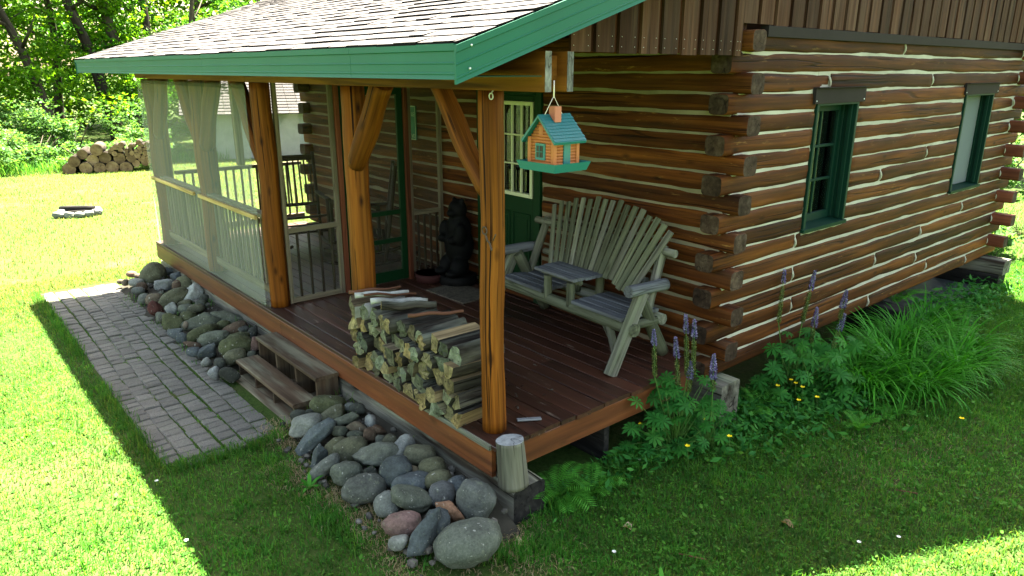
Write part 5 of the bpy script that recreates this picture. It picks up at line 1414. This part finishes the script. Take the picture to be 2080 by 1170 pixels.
g.add(V, [(0, 2, 3, 1)]); g.build('gable', M['wallgrey'], gt)

# ------------------------------------------------------------------ lawn
def n2(x, y, f, seed):
    r = np.random.default_rng(seed); o = np.zeros_like(x)
    for k in range(6):
        a = r.uniform(0, 6.28); w = f*r.uniform(.5, 1.9); o += np.sin((x*math.cos(a)+y*math.sin(a))*w+r.uniform(0, 6.28))
    return o/6
def blocked(x, y):
    deck_ = (x > -7.27) & (x < .03) & (y > -.03) & (y < 2.12)
    cab = (x > -6.9) & (x < -.1) & (y > 2.1) & (y < 8.2)
    pth = (x > -7.45) & (x < -1.98) & (y > -1.44) & (y < -.50)
    bedm = (x > -7.2) & (x < .25) & (y > -.56-.10*(x > -1.9)*(x < -.2)) & (y <= .05)
    nose = (np.hypot((x-.22)/.25, (y+.38)/.22) < 1)
    return deck_ | cab | pth | bedm | nose
GZ = np.vectorize(gz)
def worn(x, y):
    """thin grass close to the outer stones and the timber end"""
    a = np.exp(-((y+.74+.10*np.sin(x*3.))/.13)**2)*((x > -1.5) & (x < .45))
    b = np.exp(-(np.hypot((x-.33)/.30, (y+.12)/.30))**2)
    c = np.exp(-(np.hypot((x+1.85)/.22, (y+.62)/.12))**2)
    return np.clip(a+b+c, 0, 1)*np.clip(.75+n2(x, y, 5., 12)*1.2, .2, 1)
def scatter(n, x0, x1, y0, y1, rg, dens=.35, f=2.2):
    x = rg.uniform(x0, x1, n); y = rg.uniform(y0, y1, n)
    k = ~blocked(x, y)
    d = .5+.5*n2(x, y, f, 8)*1.6+.25*n2(x, y, f*4, 9)
    k &= rg.random(n) < np.clip(dens+(1-dens)*d, .05, 1)
    k &= ~(rg.random(n) < .75*worn(x, y))
    return x[k], y[k]
def blades(x, y, L, W, rg, seg2=True, lean=.55, z=None):
    n = len(x); z = GZ(x, y)-.006 if z is None else z
    a = rg.uniform(0, 6.283, n); b = a+rg.uniform(-.6, .6, n)
    l = L*(.45+1.0*rg.random(n)); ln = np.clip(rg.normal(lean, .28, n), .05, 1.3)
    w = W*(.6+.7*rg.random(n))*.5
    B = np.stack([x, y, z], 1); side = np.stack([-np.sin(a), np.cos(a), 0*a], 1)*w[:, None]
    d1 = np.stack([np.cos(a)*np.sin(ln*.5), np.sin(a)*np.sin(ln*.5), np.cos(ln*.5)], 1)
    d2 = np.stack([np.cos(b)*np.sin(ln*1.5), np.sin(b)*np.sin(ln*1.5), np.cos(ln*1.5)], 1)
    m = B+d1*(l*.55)[:, None]; t = m+d2*(l*.5)[:, None]
    if seg2:
        V = np.stack([B-side, B+side, m+side*.8, m-side*.8, t], 1).reshape(-1, 3); i = np.arange(n)*5
        return V, np.stack([i, i+1, i+2, i+3], 1), np.stack([i+3, i+2, i+4], 1), 5
    V = np.stack([B-side, B+side, t], 1).reshape(-1, 3); i = np.arange(n)*3
    return V, np.zeros((0, 4), int), np.stack([i, i+1, i+2], 1), 3
def lawn(name, x, y, L, W, mat, rg, seg2=True, lean=.55, z=None):
    V, Q, T, k = blades(x, y, L, W, rg, seg2, lean, z)
    r = np.clip(rg.random(len(x))*.75+.25*(n2(x, y, 1.3, 3)+.5), 0, 1)
    o = npobj(name, V, Q, T, np.repeat(r, k), M[mat], None, (float(x.mean()), float(y.mean()), -.5)); props(o, kind='stuff'); return o
rg = np.random.default_rng(100)
x, y = scatter(215000, -8.2, 2.6, -3.6, .2, rg)
lit_mask = rg.random(len(x)) < np.clip((-x-1.5)/6.5, 0, 1)*np.clip(.85+.9*n2(x, y, 1.6, 41), 0, 1)     # sunlit tone painted into more blades towards the open yard
lawn('grass', x[~lit_mask], y[~lit_mask], .042, .0066, 'grass', rg); lawn('grass', x[lit_mask], y[lit_mask], .042, .0066, 'sungrass', rg)
x, y = scatter(290000, .0, 4.0, .0, 10.5, rg, .5); lawn('grass', x, y, .044, .0072, 'grass', rg)
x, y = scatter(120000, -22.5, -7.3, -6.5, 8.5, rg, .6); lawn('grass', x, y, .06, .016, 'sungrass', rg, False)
x, y = scatter(40000, -8, -1, -9, -3.6, rg, .6); lawn('grass', x, y, .055, .012, 'grass', rg, False)
x, y = scatter(50000, -4.5, 6, 8.4, 17, rg, .6); lawn('grass', x, y, .08, .014, 'grass', rg, False)
x = rg.uniform(-24, -21.2, 9000); y = rg.uniform(-7, 6, 9000); lawn('grass', x, y, .35, .016, 'grass', rg, True, .5)
# clover and broad lawn weeds
def weeds(n, x0, x1, y0, y1, rg, size, zlo, zhi, name='clover', mat='clover'):
    x, y = scatter(n, x0, x1, y0, y1, rg, .2, 1.7)
    P = np.stack([x, y, GZ(x, y)+rg.uniform(zlo, zhi, len(x))], 1)
    V, Q = leaves(P, size*(.6+.8*rg.random(len(x))), rg, 1.6, .62)
    o = npobj(name, V, Q, [], np.repeat(rg.random(len(x)), 4), M[mat], None, (float(x.mean()), float(y.mean()), -.5)); props(o, kind='stuff')
weeds(60000, -7, 2.6, -3.2, .2, rg, .015, .005, .034); weeds(90000, .05, 3.6, .0, 9.5, rg, .017, .005, .038)
weeds(3500, .05, 2.8, .4, 7, rg, .036, .02, .05, 'plantain'); weeds(1500, -3.5, 2, -2.6, -.6, rg, .034, .01, .04, 'plantain')
# moss and grass in the paving joints, straw by the stones
n = 5200; x = rg.uniform(-7.2, -1.95, n); c = rg.integers(0, 7, n); y = -1.425+.1375*c+rg.normal(0, .010, n)+.012*np.sin(x*1.1+c)+.02*np.sin(x*.7)
k = (n2(x, y, 3., 31) > .02); lawn('joint_grass', x[k], y[k], .026, .005, 'grass', rg, True, .8)
n = 60000; x = rg.uniform(-2.2, .9, n); y = rg.uniform(-1.05, .25, n); k = (rg.random(n) < worn(x, y)*.55) & ~((x < .03) & (y > -.03)); lawn('dry_grass', x[k], y[k], .05, .0042, 'straw', rg, True, 1.2)
rt = np.random.default_rng(31); cx = np.concatenate([rt.uniform(-6.5, 2.2, 330), rt.uniform(.2, 3.2, 380)]); cy = np.concatenate([rt.uniform(-3.2, -.4, 330), rt.uniform(.2, 8.5, 380)])
cx = np.repeat(cx, 15)+rt.normal(0, .022, 710*15); cy = np.repeat(cy, 15)+rt.normal(0, .022, 710*15); k = ~blocked(cx, cy)
lawn('grass', cx[k], cy[k], .068, .0075, 'clover', rt, True, .75)
# longer tufts left by the mower along edges, and between the stones
ex = []; ey = []
for (a, b, c, d, n, sg) in ((-7.4, -1.46, -1.9, -1.47, 2600, .035), (-1.86, -1.40, -1.84, -.60, 700, .04), (-1.6, -.86, -.2, -.86, 900, .05), (.20, .30, .06, 2.0, 2600, .06), (.30, -.30, .50, .10, 500, .05), (.42, 2.3, .5, 3.0, 900, .10), (.3, 7.9, .45, 8.4, 500, .06)):
    t = rg.random(n); t = t[n2(t*9+a, t*5+c, 2.2, 77) > -.12]; ex.append(a+(c-a)*t+rg.normal(0, sg, len(t))); ey.append(b+(d-b)*t+rg.normal(0, sg, len(t)))
x = np.concatenate(ex); y = np.concatenate(ey); lawn('grass', x, y, .085, .0062, 'grass', rg, True, .6)
n = 2600; x = rg.uniform(-7.0, .2, n); y = -.02-.68*rg.random(n)**1.0; k = (n2(x, y, 6., 55) > .16) & ~((x > -3.4) & (x < -2.0)); x = x[k]; y = y[k]
lawn('grass', x, y, .06, .005, 'grass', rg, True, .6, z=-.47+.14*np.clip((y+.72)/.7, 0, 1))
n = 900; x = rg.uniform(.05, 1.6, n); y = rg.uniform(2.0, 3.4, n); lawn('dry_grass', x, y, .05, .004, 'straw', rg, True, 1.25)

g = G(); rs = random.Random(12)
for i in range(90):
    a = rs.uniform(0, 6.28); r = abs(rs.gauss(0, .22)); px = rs.uniform(-1.75, -.25); py = rs.choice([rs.uniform(-.02, .03), .40+r])
    if i > 74: px, py = rs.uniform(-2.0, -.1), rs.uniform(.1, 1.3)
    l = rs.uniform(.004, .014); w = l*rs.uniform(.2, .5); c, s_ = math.cos(a), math.sin(a); z = .003+rs.uniform(0, .003)
    V = [(px-c*l-s_*w, py-s_*l+c*w, z), (px-c*l+s_*w, py-s_*l-c*w, z), (px+c*l+s_*w, py+s_*l-c*w, z+.002), (px+c*l-s_*w, py+s_*l+c*w, z+.001)]
    V += [(v[0], v[1], v[2]+.003) for v in V]
    g.add(V, [(4, 5, 6, 7), (0, 1, 5, 4), (1, 2, 6, 5), (2, 3, 7, 6), (3, 0, 4, 7)])
props(g.build('bark_chips', M['fire_bark'], None, (-1, .4, 0)), kind='stuff')

# ------------------------------------------------------------------ flower bed
def strip(path, w, side):
    """tapered ribbon along path (k,3)"""
    k = len(path); t = np.linspace(0, 1, k); ww = w*np.sin(np.clip(t*.93+.07, 0, 1)*math.pi)**.6*.5
    return np.stack([path-side*ww[:, None], path+side*ww[:, None]], 1).reshape(-1, 3), [(2*i, 2*i+1, 2*i+3, 2*i+2) for i in range(k-1)]
class NP_:
    def __init__(s): s.V = []; s.Q = []; s.R = []; s.n = 0
    def add(s, V, Q, r):
        s.V.append(V); s.Q += [tuple(q+s.n for q in f) for f in Q]; s.R += [r]*len(V); s.n += len(V)
    def build(s, name, mat, parent): return npobj(name, np.concatenate(s.V), s.Q, [], s.R, mat, parent)
def arch(rg, base, az, L, lift, k=8, drop=1.6):
    """arching blade"""
    t = np.linspace(0, 1, k); ang = lift-drop*t**1.3; dx = np.cos(ang); dz = np.sin(ang)
    s = np.cumsum(np.stack([dx, dz], 1)*L/k, 0); s -= s[0]
    d = np.array([math.cos(az), math.sin(az)])
    return np.stack([base[0]+s[:, 0]*d[0], base[1]+s[:, 0]*d[1], base[2]+s[:, 1]], 1), np.array([-d[1], d[0], 0.])
def daylily(x, y, n, L, label, seed):
    rg = np.random.default_rng(seed); b = NP_()
    t = thing('daylily_clump', label, 'plant', (x, y, gz(x, y)), 'daylily clumps beside the cabin wall')
    for i in range(n):
        az = rg.uniform(0, 6.283); r = rg.random()**.5*.16
        p, sd = arch(rg, (x+math.cos(az)*r, y+math.sin(az)*r, gz(x, y)-.01), az+rg.normal(0, .5)-.25, L*rg.uniform(.55, 1.1), rg.uniform(1.1, 1.5), 9, rg.uniform(1.1, 2.2))
        p[:, 2] = np.maximum(p[:, 2], gz(x, y)+.012)
        V, Q = strip(p, .013*rg.uniform(.8, 1.3), sd); b.add(V, Q, rg.random())
    b.build('foliage', M['daylily'], t)
for i, (x, y, n, L, lab) in enumerate([(.62, 3.62, 290, .76, 'bright green arching daylily clump nearest the lupins'), (.92, 3.95, 290, .74, 'arching daylily clump on the lawn side of the bed'), (.55, 4.35, 300, .80, 'daylily clump in the middle of the grassy mound'), (1.0, 4.6, 260, .70, 'drooping daylily clump at the outer edge of the mound'),
                                     (.45, 5.0, 280, .74, 'daylily clump in front of the dark timber block'), (.85, 5.25, 230, .62, 'smaller daylily clump at the far end of the mound'), (.35, 5.7, 190, .6, 'farthest daylily clump by the concrete slab'), (.38, 3.75, 150, .6, 'daylily clump pressed against the cabin wall')]): daylily(x, y, n, L, lab, 600+i)
def fern(x, y, n, L, label, seed, lift=1.15, z=None):
    rg = np.random.default_rng(seed); b = NP_(); z = gz(x, y) if z is None else z
    t = thing('fern', label, 'fern', (x, y, z), 'ferns round the cabin')
    for i in range(n):
        az = 6.283*i/n+rg.uniform(-.4, .4); l = L*rg.uniform(.7, 1.1)
        p, sd = arch(rg, (x, y, z-.01), az, l, lift+rg.uniform(-.2, .2), 22, 1.5)
        V, Q = strip(p, .004, sd); b.add(V, Q, .3)
        for k in range(3, 21):
            tt = k/21; pl = l*.26*math.sin(math.pi*(.18+.82*(1-tt)))**.9*(1 if tt > .25 else .8)
            f = unit(p[min(k+1, 21)]-p[k-1])
            for s_ in (-1, 1):
                d = unit(sd*s_+f*.45+np.array([0, 0, -.12])); bb = unit(np.cross(d, np.cross(sd, f)))
                w = l*.030
                v0 = p[k]; V = np.array([v0, v0+d*pl*.4+bb*w*.5, v0+d*pl, v0+d*pl*.4-bb*w*.5]); b.add(V, [(0, 1, 2, 3)], rg.random())
    b.build('frond', M['fern'], t)
fern(.10, .42, 8, .34, 'bright fern beside the grey stump under the deck corner', 1); fern(.22, .62, 7, .28, 'small fern just beyond the stump fern', 2)
fern(-.02, 5.75, 8, .42, 'fern growing over the dark timber block by the cabin wall', 3, z=-.30); fern(.95, 2.85, 6, .26, 'single small fern standing in the lawn before the daylilies', 4, 1.35); fern(1.0, 3.3, 6, .24, 'low fern tucked at the foot of the daylily mound', 5, 1.2)
fern(.28, 2.55, 8, .34, 'fern below the log ends by the squared block', 6); fern(.25, 4.7, 8, .46, 'tall fern behind the daylily mound', 7, 1.3); fern(.5, 6.4, 6, .3, 'fern at the edge of the dark slab', 8); fern(.12, 1.15, 6, .24, 'small fern under the side of the deck', 9)
def palmate(b, c, r, nrm, rg, n=10):
    nrm = unit(nrm); a = unit(np.cross(nrm, rg.normal(size=3))); e = np.cross(nrm, a)
    q = rg.random()
    for k in range(n):
        t = 6.283*k/n; d = a*math.cos(t)+e*math.sin(t); s_ = -a*math.sin(t)+e*math.cos(t); l = r*rg.uniform(.85, 1.1)
        tip = c+d*l*.95-nrm*l*.22; mid = c+d*l*.6+nrm*l*.03
        b.add(np.array([c, mid+s_*l*.16, tip, mid-s_*l*.16]), [(0, 1, 2, 3)], min(1, max(0, q*.6+.4*rg.random())))
def lupin(x, y, spikes, leafspots, label, seed):
    rg = np.random.default_rng(seed); z0 = gz(x, y)
    t = thing('lupin_plant', label, 'lupin', (x, y, z0), 'lupins beside the cabin')
    b = NP_(); gs = G()
    for (px, py, pz, r) in leafspots:
        tube(gs, [(x+rg.normal(0, .03), y+rg.normal(0, .03), z0), ((x+px)/2+rg.normal(0, .02), (y+py)/2, (z0+pz)/2+.04), (px, py, pz)], [.0035, .003, .002], 5)
        palmate(b, np.array([px, py, pz]), r, np.array([rg.normal(0, .35)+.25, rg.normal(0, .35)-.3, 1.]), rg, int(rg.integers(8, 11)))
    b.build('foliage', M['lupin'], t); gs.build('stem', M['stem'], t)
    for (top, low, frac) in spikes:
        top = np.array(top); low = np.array(low)
        g = G(); tube(g, [(x, y, z0), tuple((low+np.array([x, y, z0]))/2+rg.normal(0, .01, 3)), tuple(low), tuple(top)], [.0055, .005, .004, .002], 6)
        sp_ = g.build('flower_spike', M['stem'], t)
        for part, (a, c, mat) in {'blossom': (frac, 1., 'purple'), 'seed_pods': (0., frac*.93, 'pod')}.items():
            bb = NP_(); L = np.linalg.norm(top-low); n = int(L*(c-a)*520)
            for k in range(n):
                u = a+(c-a)*(k+.5)/n; p = low+(top-low)*u; az = k*2.4; rr = (.020 if part == 'blossom' else .013)*(1.15-.75*max(0, (u-.6)/.4))
                d = np.array([math.cos(az), math.sin(az), .35]); d = unit(d); s_ = unit(np.cross(d, [0, 0, 1.])); h = np.cross(s_, d)
                o = p+d*rr; e = (.0165 if part == 'blossom' else .011)*rg.uniform(.8, 1.2)*(1.1-.5*u)
                V = np.array([o-d*e*.7, o+s_*e*.55, o+h*e*.7, o-s_*e*.55, o-h*e*.5, o+d*e*.8]); bb.add(V, [(0, 1, 2, 2), (0, 2, 3, 3)][0:0]+[(0, 1, 5, 2), (0, 2, 5, 3), (0, 3, 5, 4), (0, 4, 5, 1)], rg.random())
            if bb.n: bb.build(part, M[mat], sp_)
S1 = [((.069, 1.362, .458), (.086, 1.383, .10), .66), ((.17, 1.482, .403), (.202, 1.519, -.02), .62), ((.209, 1.528, .568), (.237, 1.561, .10), .70), ((.251, 1.578, .532), (.264, 1.593, .10), .68), ((.249, 1.575, .22), (.251, 1.578, -.02), .40)]
rg = np.random.default_rng(8)
LS = [(.16+rg.normal(0, .14), 1.50+rg.normal(0, .16), z, rg.uniform(.06, .095)) for z in np.linspace(-.46, .06, 64)]
LS = [(max(.05, a), b_, c_, d_) for a, b_, c_, d_ in LS]
lupin(.20, 1.52, S1, LS, 'purple lupin with five spikes in front of the deck side', 81)
lupin(.36, 1.72, [((.352, 1.697, .272), (.361, 1.707, .0), .28)], [(.36+rg.normal(0, .09), 1.74+rg.normal(0, .1), z, rg.uniform(.05, .085)) for z in np.linspace(-.46, -.1, 26)], 'single-spiked lupin beside the squared block', 82)
S2 = [((.14, 2.943, .633), (.139, 2.942, .17), .74), ((.304, 3.136, .625), (.268, 3.094, .17), .62)]
lupin(.24, 3.02, S2, [(max(.17, .25+rg.normal(0, .15)), 3.0+rg.normal(0, .2), z, rg.uniform(.07, .11)) for z in np.linspace(-.46, .08, 48)], 'tall lupin with two spikes against the log wall below the window', 83)
S3 = [((.34, 3.179, .304), (.33, 3.168, -.02), .45), ((.487, 3.352, .455), (.47, 3.335, .20), .35), ((.495, 3.362, .25), (.455, 3.315, -.06), .5)]
lupin(.42, 3.26, S3, [(.42+rg.normal(0, .16), 3.24+rg.normal(0, .17), z, rg.uniform(.07, .11)) for z in np.linspace(-.46, -.02, 46)], 'lupin with three shorter spikes next to the daylilies', 84)
# leafy ground plants of the bed
def bedweeds(n, cx, cy, sx, sy, zhi, size, seed):
    rg = np.random.default_rng(seed); x = np.maximum(rg.normal(cx, sx, n), .04); y = rg.normal(cy, sy, n)
    P = np.stack([x, y, GZ(x, y)+rg.random(n)*zhi], 1); V, Q = leaves(P, size*(.5+rg.random(n)), rg, .9, .38)
    o = npobj('bed_plants', V, Q, [], np.repeat(rg.random(n), 4), M['lupin'], None, (cx, cy, -.5)); props(o, kind='stuff')
bedweeds(1500, .32, 2.45, .22, .42, .12, .07, 3); bedweeds(900, .12, 1.4, .12, .5, .12, .06, 4); bedweeds(1000, .42, 3.1, .28, .3, .18, .07, 5); bedweeds(1500, .3, 6.7, .18, .7, .2, .07, 6)
# buttercups and small white flowers
def flower(x, y, z, r, mat, name, label, cat, grp, n=5):
    rg = np.random.default_rng(int(abs(x*1000+y*377))); t = thing(name, label, cat, (x, y, gz(x, y)), grp)
    g = G(); tube(g, [(x+.02, y+.01, gz(x, y)), (x, y, z)], .0018, 5); g.build('stem', M['stem'], t)
    b = NP_(); c = np.array([x, y, z])
    for k in range(n):
        a = 6.283*k/n; d = np.array([math.cos(a), math.sin(a), .45]); s_ = np.array([-math.sin(a), math.cos(a), 0])
        b.add(np.array([c, c+d*r*.6+s_*r*.5, c+d*r*1.05, c+d*r*.6-s_*r*.5]), [(0, 1, 2, 3)], rg.random())
    b.build('blossom', M[mat], t)
BC = [(.294, 1.743, 'buttercup low on the lupin leaves by the deck'), (.454, 1.318, 'buttercup alone in the lawn below the lupins'), (.036, 1.318, 'buttercup under the side of the deck'), (.562, 1.66, 'buttercup between the deck lupins and the lawn'), (.13, 2.30, 'buttercup above the squared block'),
      (.181, 2.924, 'highest buttercup of the bed in front of the log wall'), (.262, 2.787, 'second buttercup of the upright row before the log wall'), (.322, 2.708, 'lowest buttercup of the upright row before the log wall'), (.332, 2.9, 'large buttercup in the middle of the bed'), (.39, 2.87, 'buttercup touching the large middle one'), (.468, 2.838, 'buttercup right of the large middle one'), (.574, 2.585, 'buttercup low before the middle ones'), (.64, 2.75, 'buttercup near the small lawn fern'),
      (.539, 3.27, 'buttercup among the daylily blades'), (.238, 4.555, 'buttercup at the foot of the wall behind the daylilies'), (1.521, 3.225, 'buttercup out on the lawn beyond the daylilies')]
for x, y, lab in BC: flower(x, y, -.28, .020, 'yellow', 'buttercup', lab, 'flower', 'buttercups in the bed')
rg = np.random.default_rng(66)
for i, (x, y, lab) in enumerate([(.17, 1.16, 'white daisy under the deck edge'), (.75, .25, 'white clover head on the lawn by the charred timber'), (1.62, 1.42, 'white clover head nearest the sunlit corner'), (1.75, 1.65, 'white clover head beside the sunlit corner'), (-1.75, -1.55, 'white clover head in the shaded grass before the path end'), (-.95, -1.6, 'white clover head on the shaded grass in front of the stones')]):
    flower(x, y, -.452, .013, 'white', 'clover_flower', lab, 'flower', 'white flowers in the grass', 8)
# broad green weed and fallen leaves by the stones
def tuftleaf(x, y, label, seed):
    rg = np.random.default_rng(seed); b = NP_(); t = thing('broadleaf_weed', label, 'weed', (x, y, -.5))
    for k in range(7):
        p, sd = arch(rg, (x, y, gz(x, y)), 6.28*k/7+rg.uniform(-.3, .3), rg.uniform(.09, .16), rg.uniform(.9, 1.4), 7, 1.2); V, Q = strip(p, .028, sd); b.add(V, Q, rg.random())
    b.build('foliage', M['fern'], t)
tuftleaf(-1.05, -.78, 'bright broad-leaved weed at the edge of the stones', 5); tuftleaf(1.1, .25, 'broad-leaved weed in the lawn before the deck corner', 6)
for i, (x, y, s_, lab) in enumerate([(-1.85, -.63, .07, 'curled pale dead leaf at the steps end of the stones'), (-1.80, -.56, .05, 'small dead leaf beside the curled one'), (.31, -.08, .06, 'pale dead leaf beside the charred timber end'), (.36, -.19, .04, 'smaller dead leaf by the largest stone'), (.62, .52, .05, 'dead leaf on the lawn by the fern'), (1.23, 1.30, .05, 'pale curled leaf lying on the open lawn'), (-1.0, -.86, .05, 'brown leaf under the broad weed')]):
    rg = np.random.default_rng(i); V = []; n = 9
    for k in range(n):
        a = 6.28*k/n; q = s_*(.6+.4*math.sin(a*3+i)**2); V.append((x+math.cos(a)*q, y+math.sin(a)*q*.6, gz(x, y)+.02+.35*s_*math.sin(a*2+i)))
    g = G(); V.append((x, y, gz(x, y)+.012)); g.add(V, [(k, (k+1) % n, n) for k in range(n)], smooth=True)
    props(g.build('dead_leaf', M['deadleaf'], None, (x, y, -.5)), lab, 'leaf', 'fallen leaves on the grass')
for i, (a, b, lab) in enumerate([((.98, .55), (1.12, .62), 'thin dark twig lying in the shaded lawn'), ((1.5, 2.2), (1.62, 2.26), 'small twig on the lawn near the daylilies')]):
    g = G(); tube(g, [(a[0], a[1], -.475), (b[0], b[1], -.47)], .004, 6); props(g.build('twig', M['twig'], None, (a[0], a[1], -.48)), lab, 'twig')

# ================================================================== light, sky, camera
sd = Vector((-.268, .3725, 1.)).normalized()
sl = bpy.data.lights.new('sun', 'SUN'); sl.energy = SUN_E; sl.angle = RAD(.55); sl.color = (1, .93, .76)
so = bpy.data.objects.new('sun', sl); COL.objects.link(so); so.rotation_euler = sd.to_track_quat('Z', 'Y').to_euler(); so.location = (-6, 9, 22)
w = bpy.data.worlds.new('World'); S.world = w; w.use_nodes = True; nt = w.node_tree; nt.nodes.clear()
sk = nt.nodes.new('ShaderNodeTexSky'); sk.sky_type = 'NISHITA'; sk.sun_disc = False
sk.sun_elevation = math.asin(sd.z); sk.sun_rotation = math.atan2(sd.x, sd.y); sk.air_density = 1.2; sk.dust_density = 2.0; sk.ozone_density = 1.
bg = nt.nodes.new('ShaderNodeBackground'); bg.inputs[1].default_value = SKY_E
wo = nt.nodes.new('ShaderNodeOutputWorld'); tint = mix(nt, 1., sk.outputs[0], (1., .86, .68), 'MULTIPLY'); nt.links.new(tint, bg.inputs[0]); nt.links.new(bg.outputs[0], wo.inputs[0])
cam = bpy.data.cameras.new('camera'); cam.sensor_width = 36; cam.lens = 36*1470.02/2080; cam.clip_start = .05; cam.clip_end = 2000
co = bpy.data.objects.new('camera', cam); COL.objects.link(co)
R_ = Vector((.64626396, .76311274, .00135693)); U_ = Vector((-.22120491, .18563134, .9573972)); F_ = Vector((-.73035011, .61903146, -.28877113))
co.matrix_world = Matrix(((R_.x, U_.x, -F_.x, 3.08202575), (R_.y, U_.y, -F_.y, -2.50179412), (R_.z, U_.z, -F_.z, 2.21157314), (0, 0, 0, 1)))
S.camera = co
S.view_settings.view_transform = 'Standard'; S.view_settings.look = 'None'; S.view_settings.exposure = EXPO; S.view_settings.gamma = 1
S.cycles.max_bounces = 10; S.cycles.diffuse_bounces = 5; S.cycles.transparent_max_bounces = 24; S.cycles.caustics_reflective = False; S.cycles.caustics_refractive = False
S.cycles.use_denoising = True
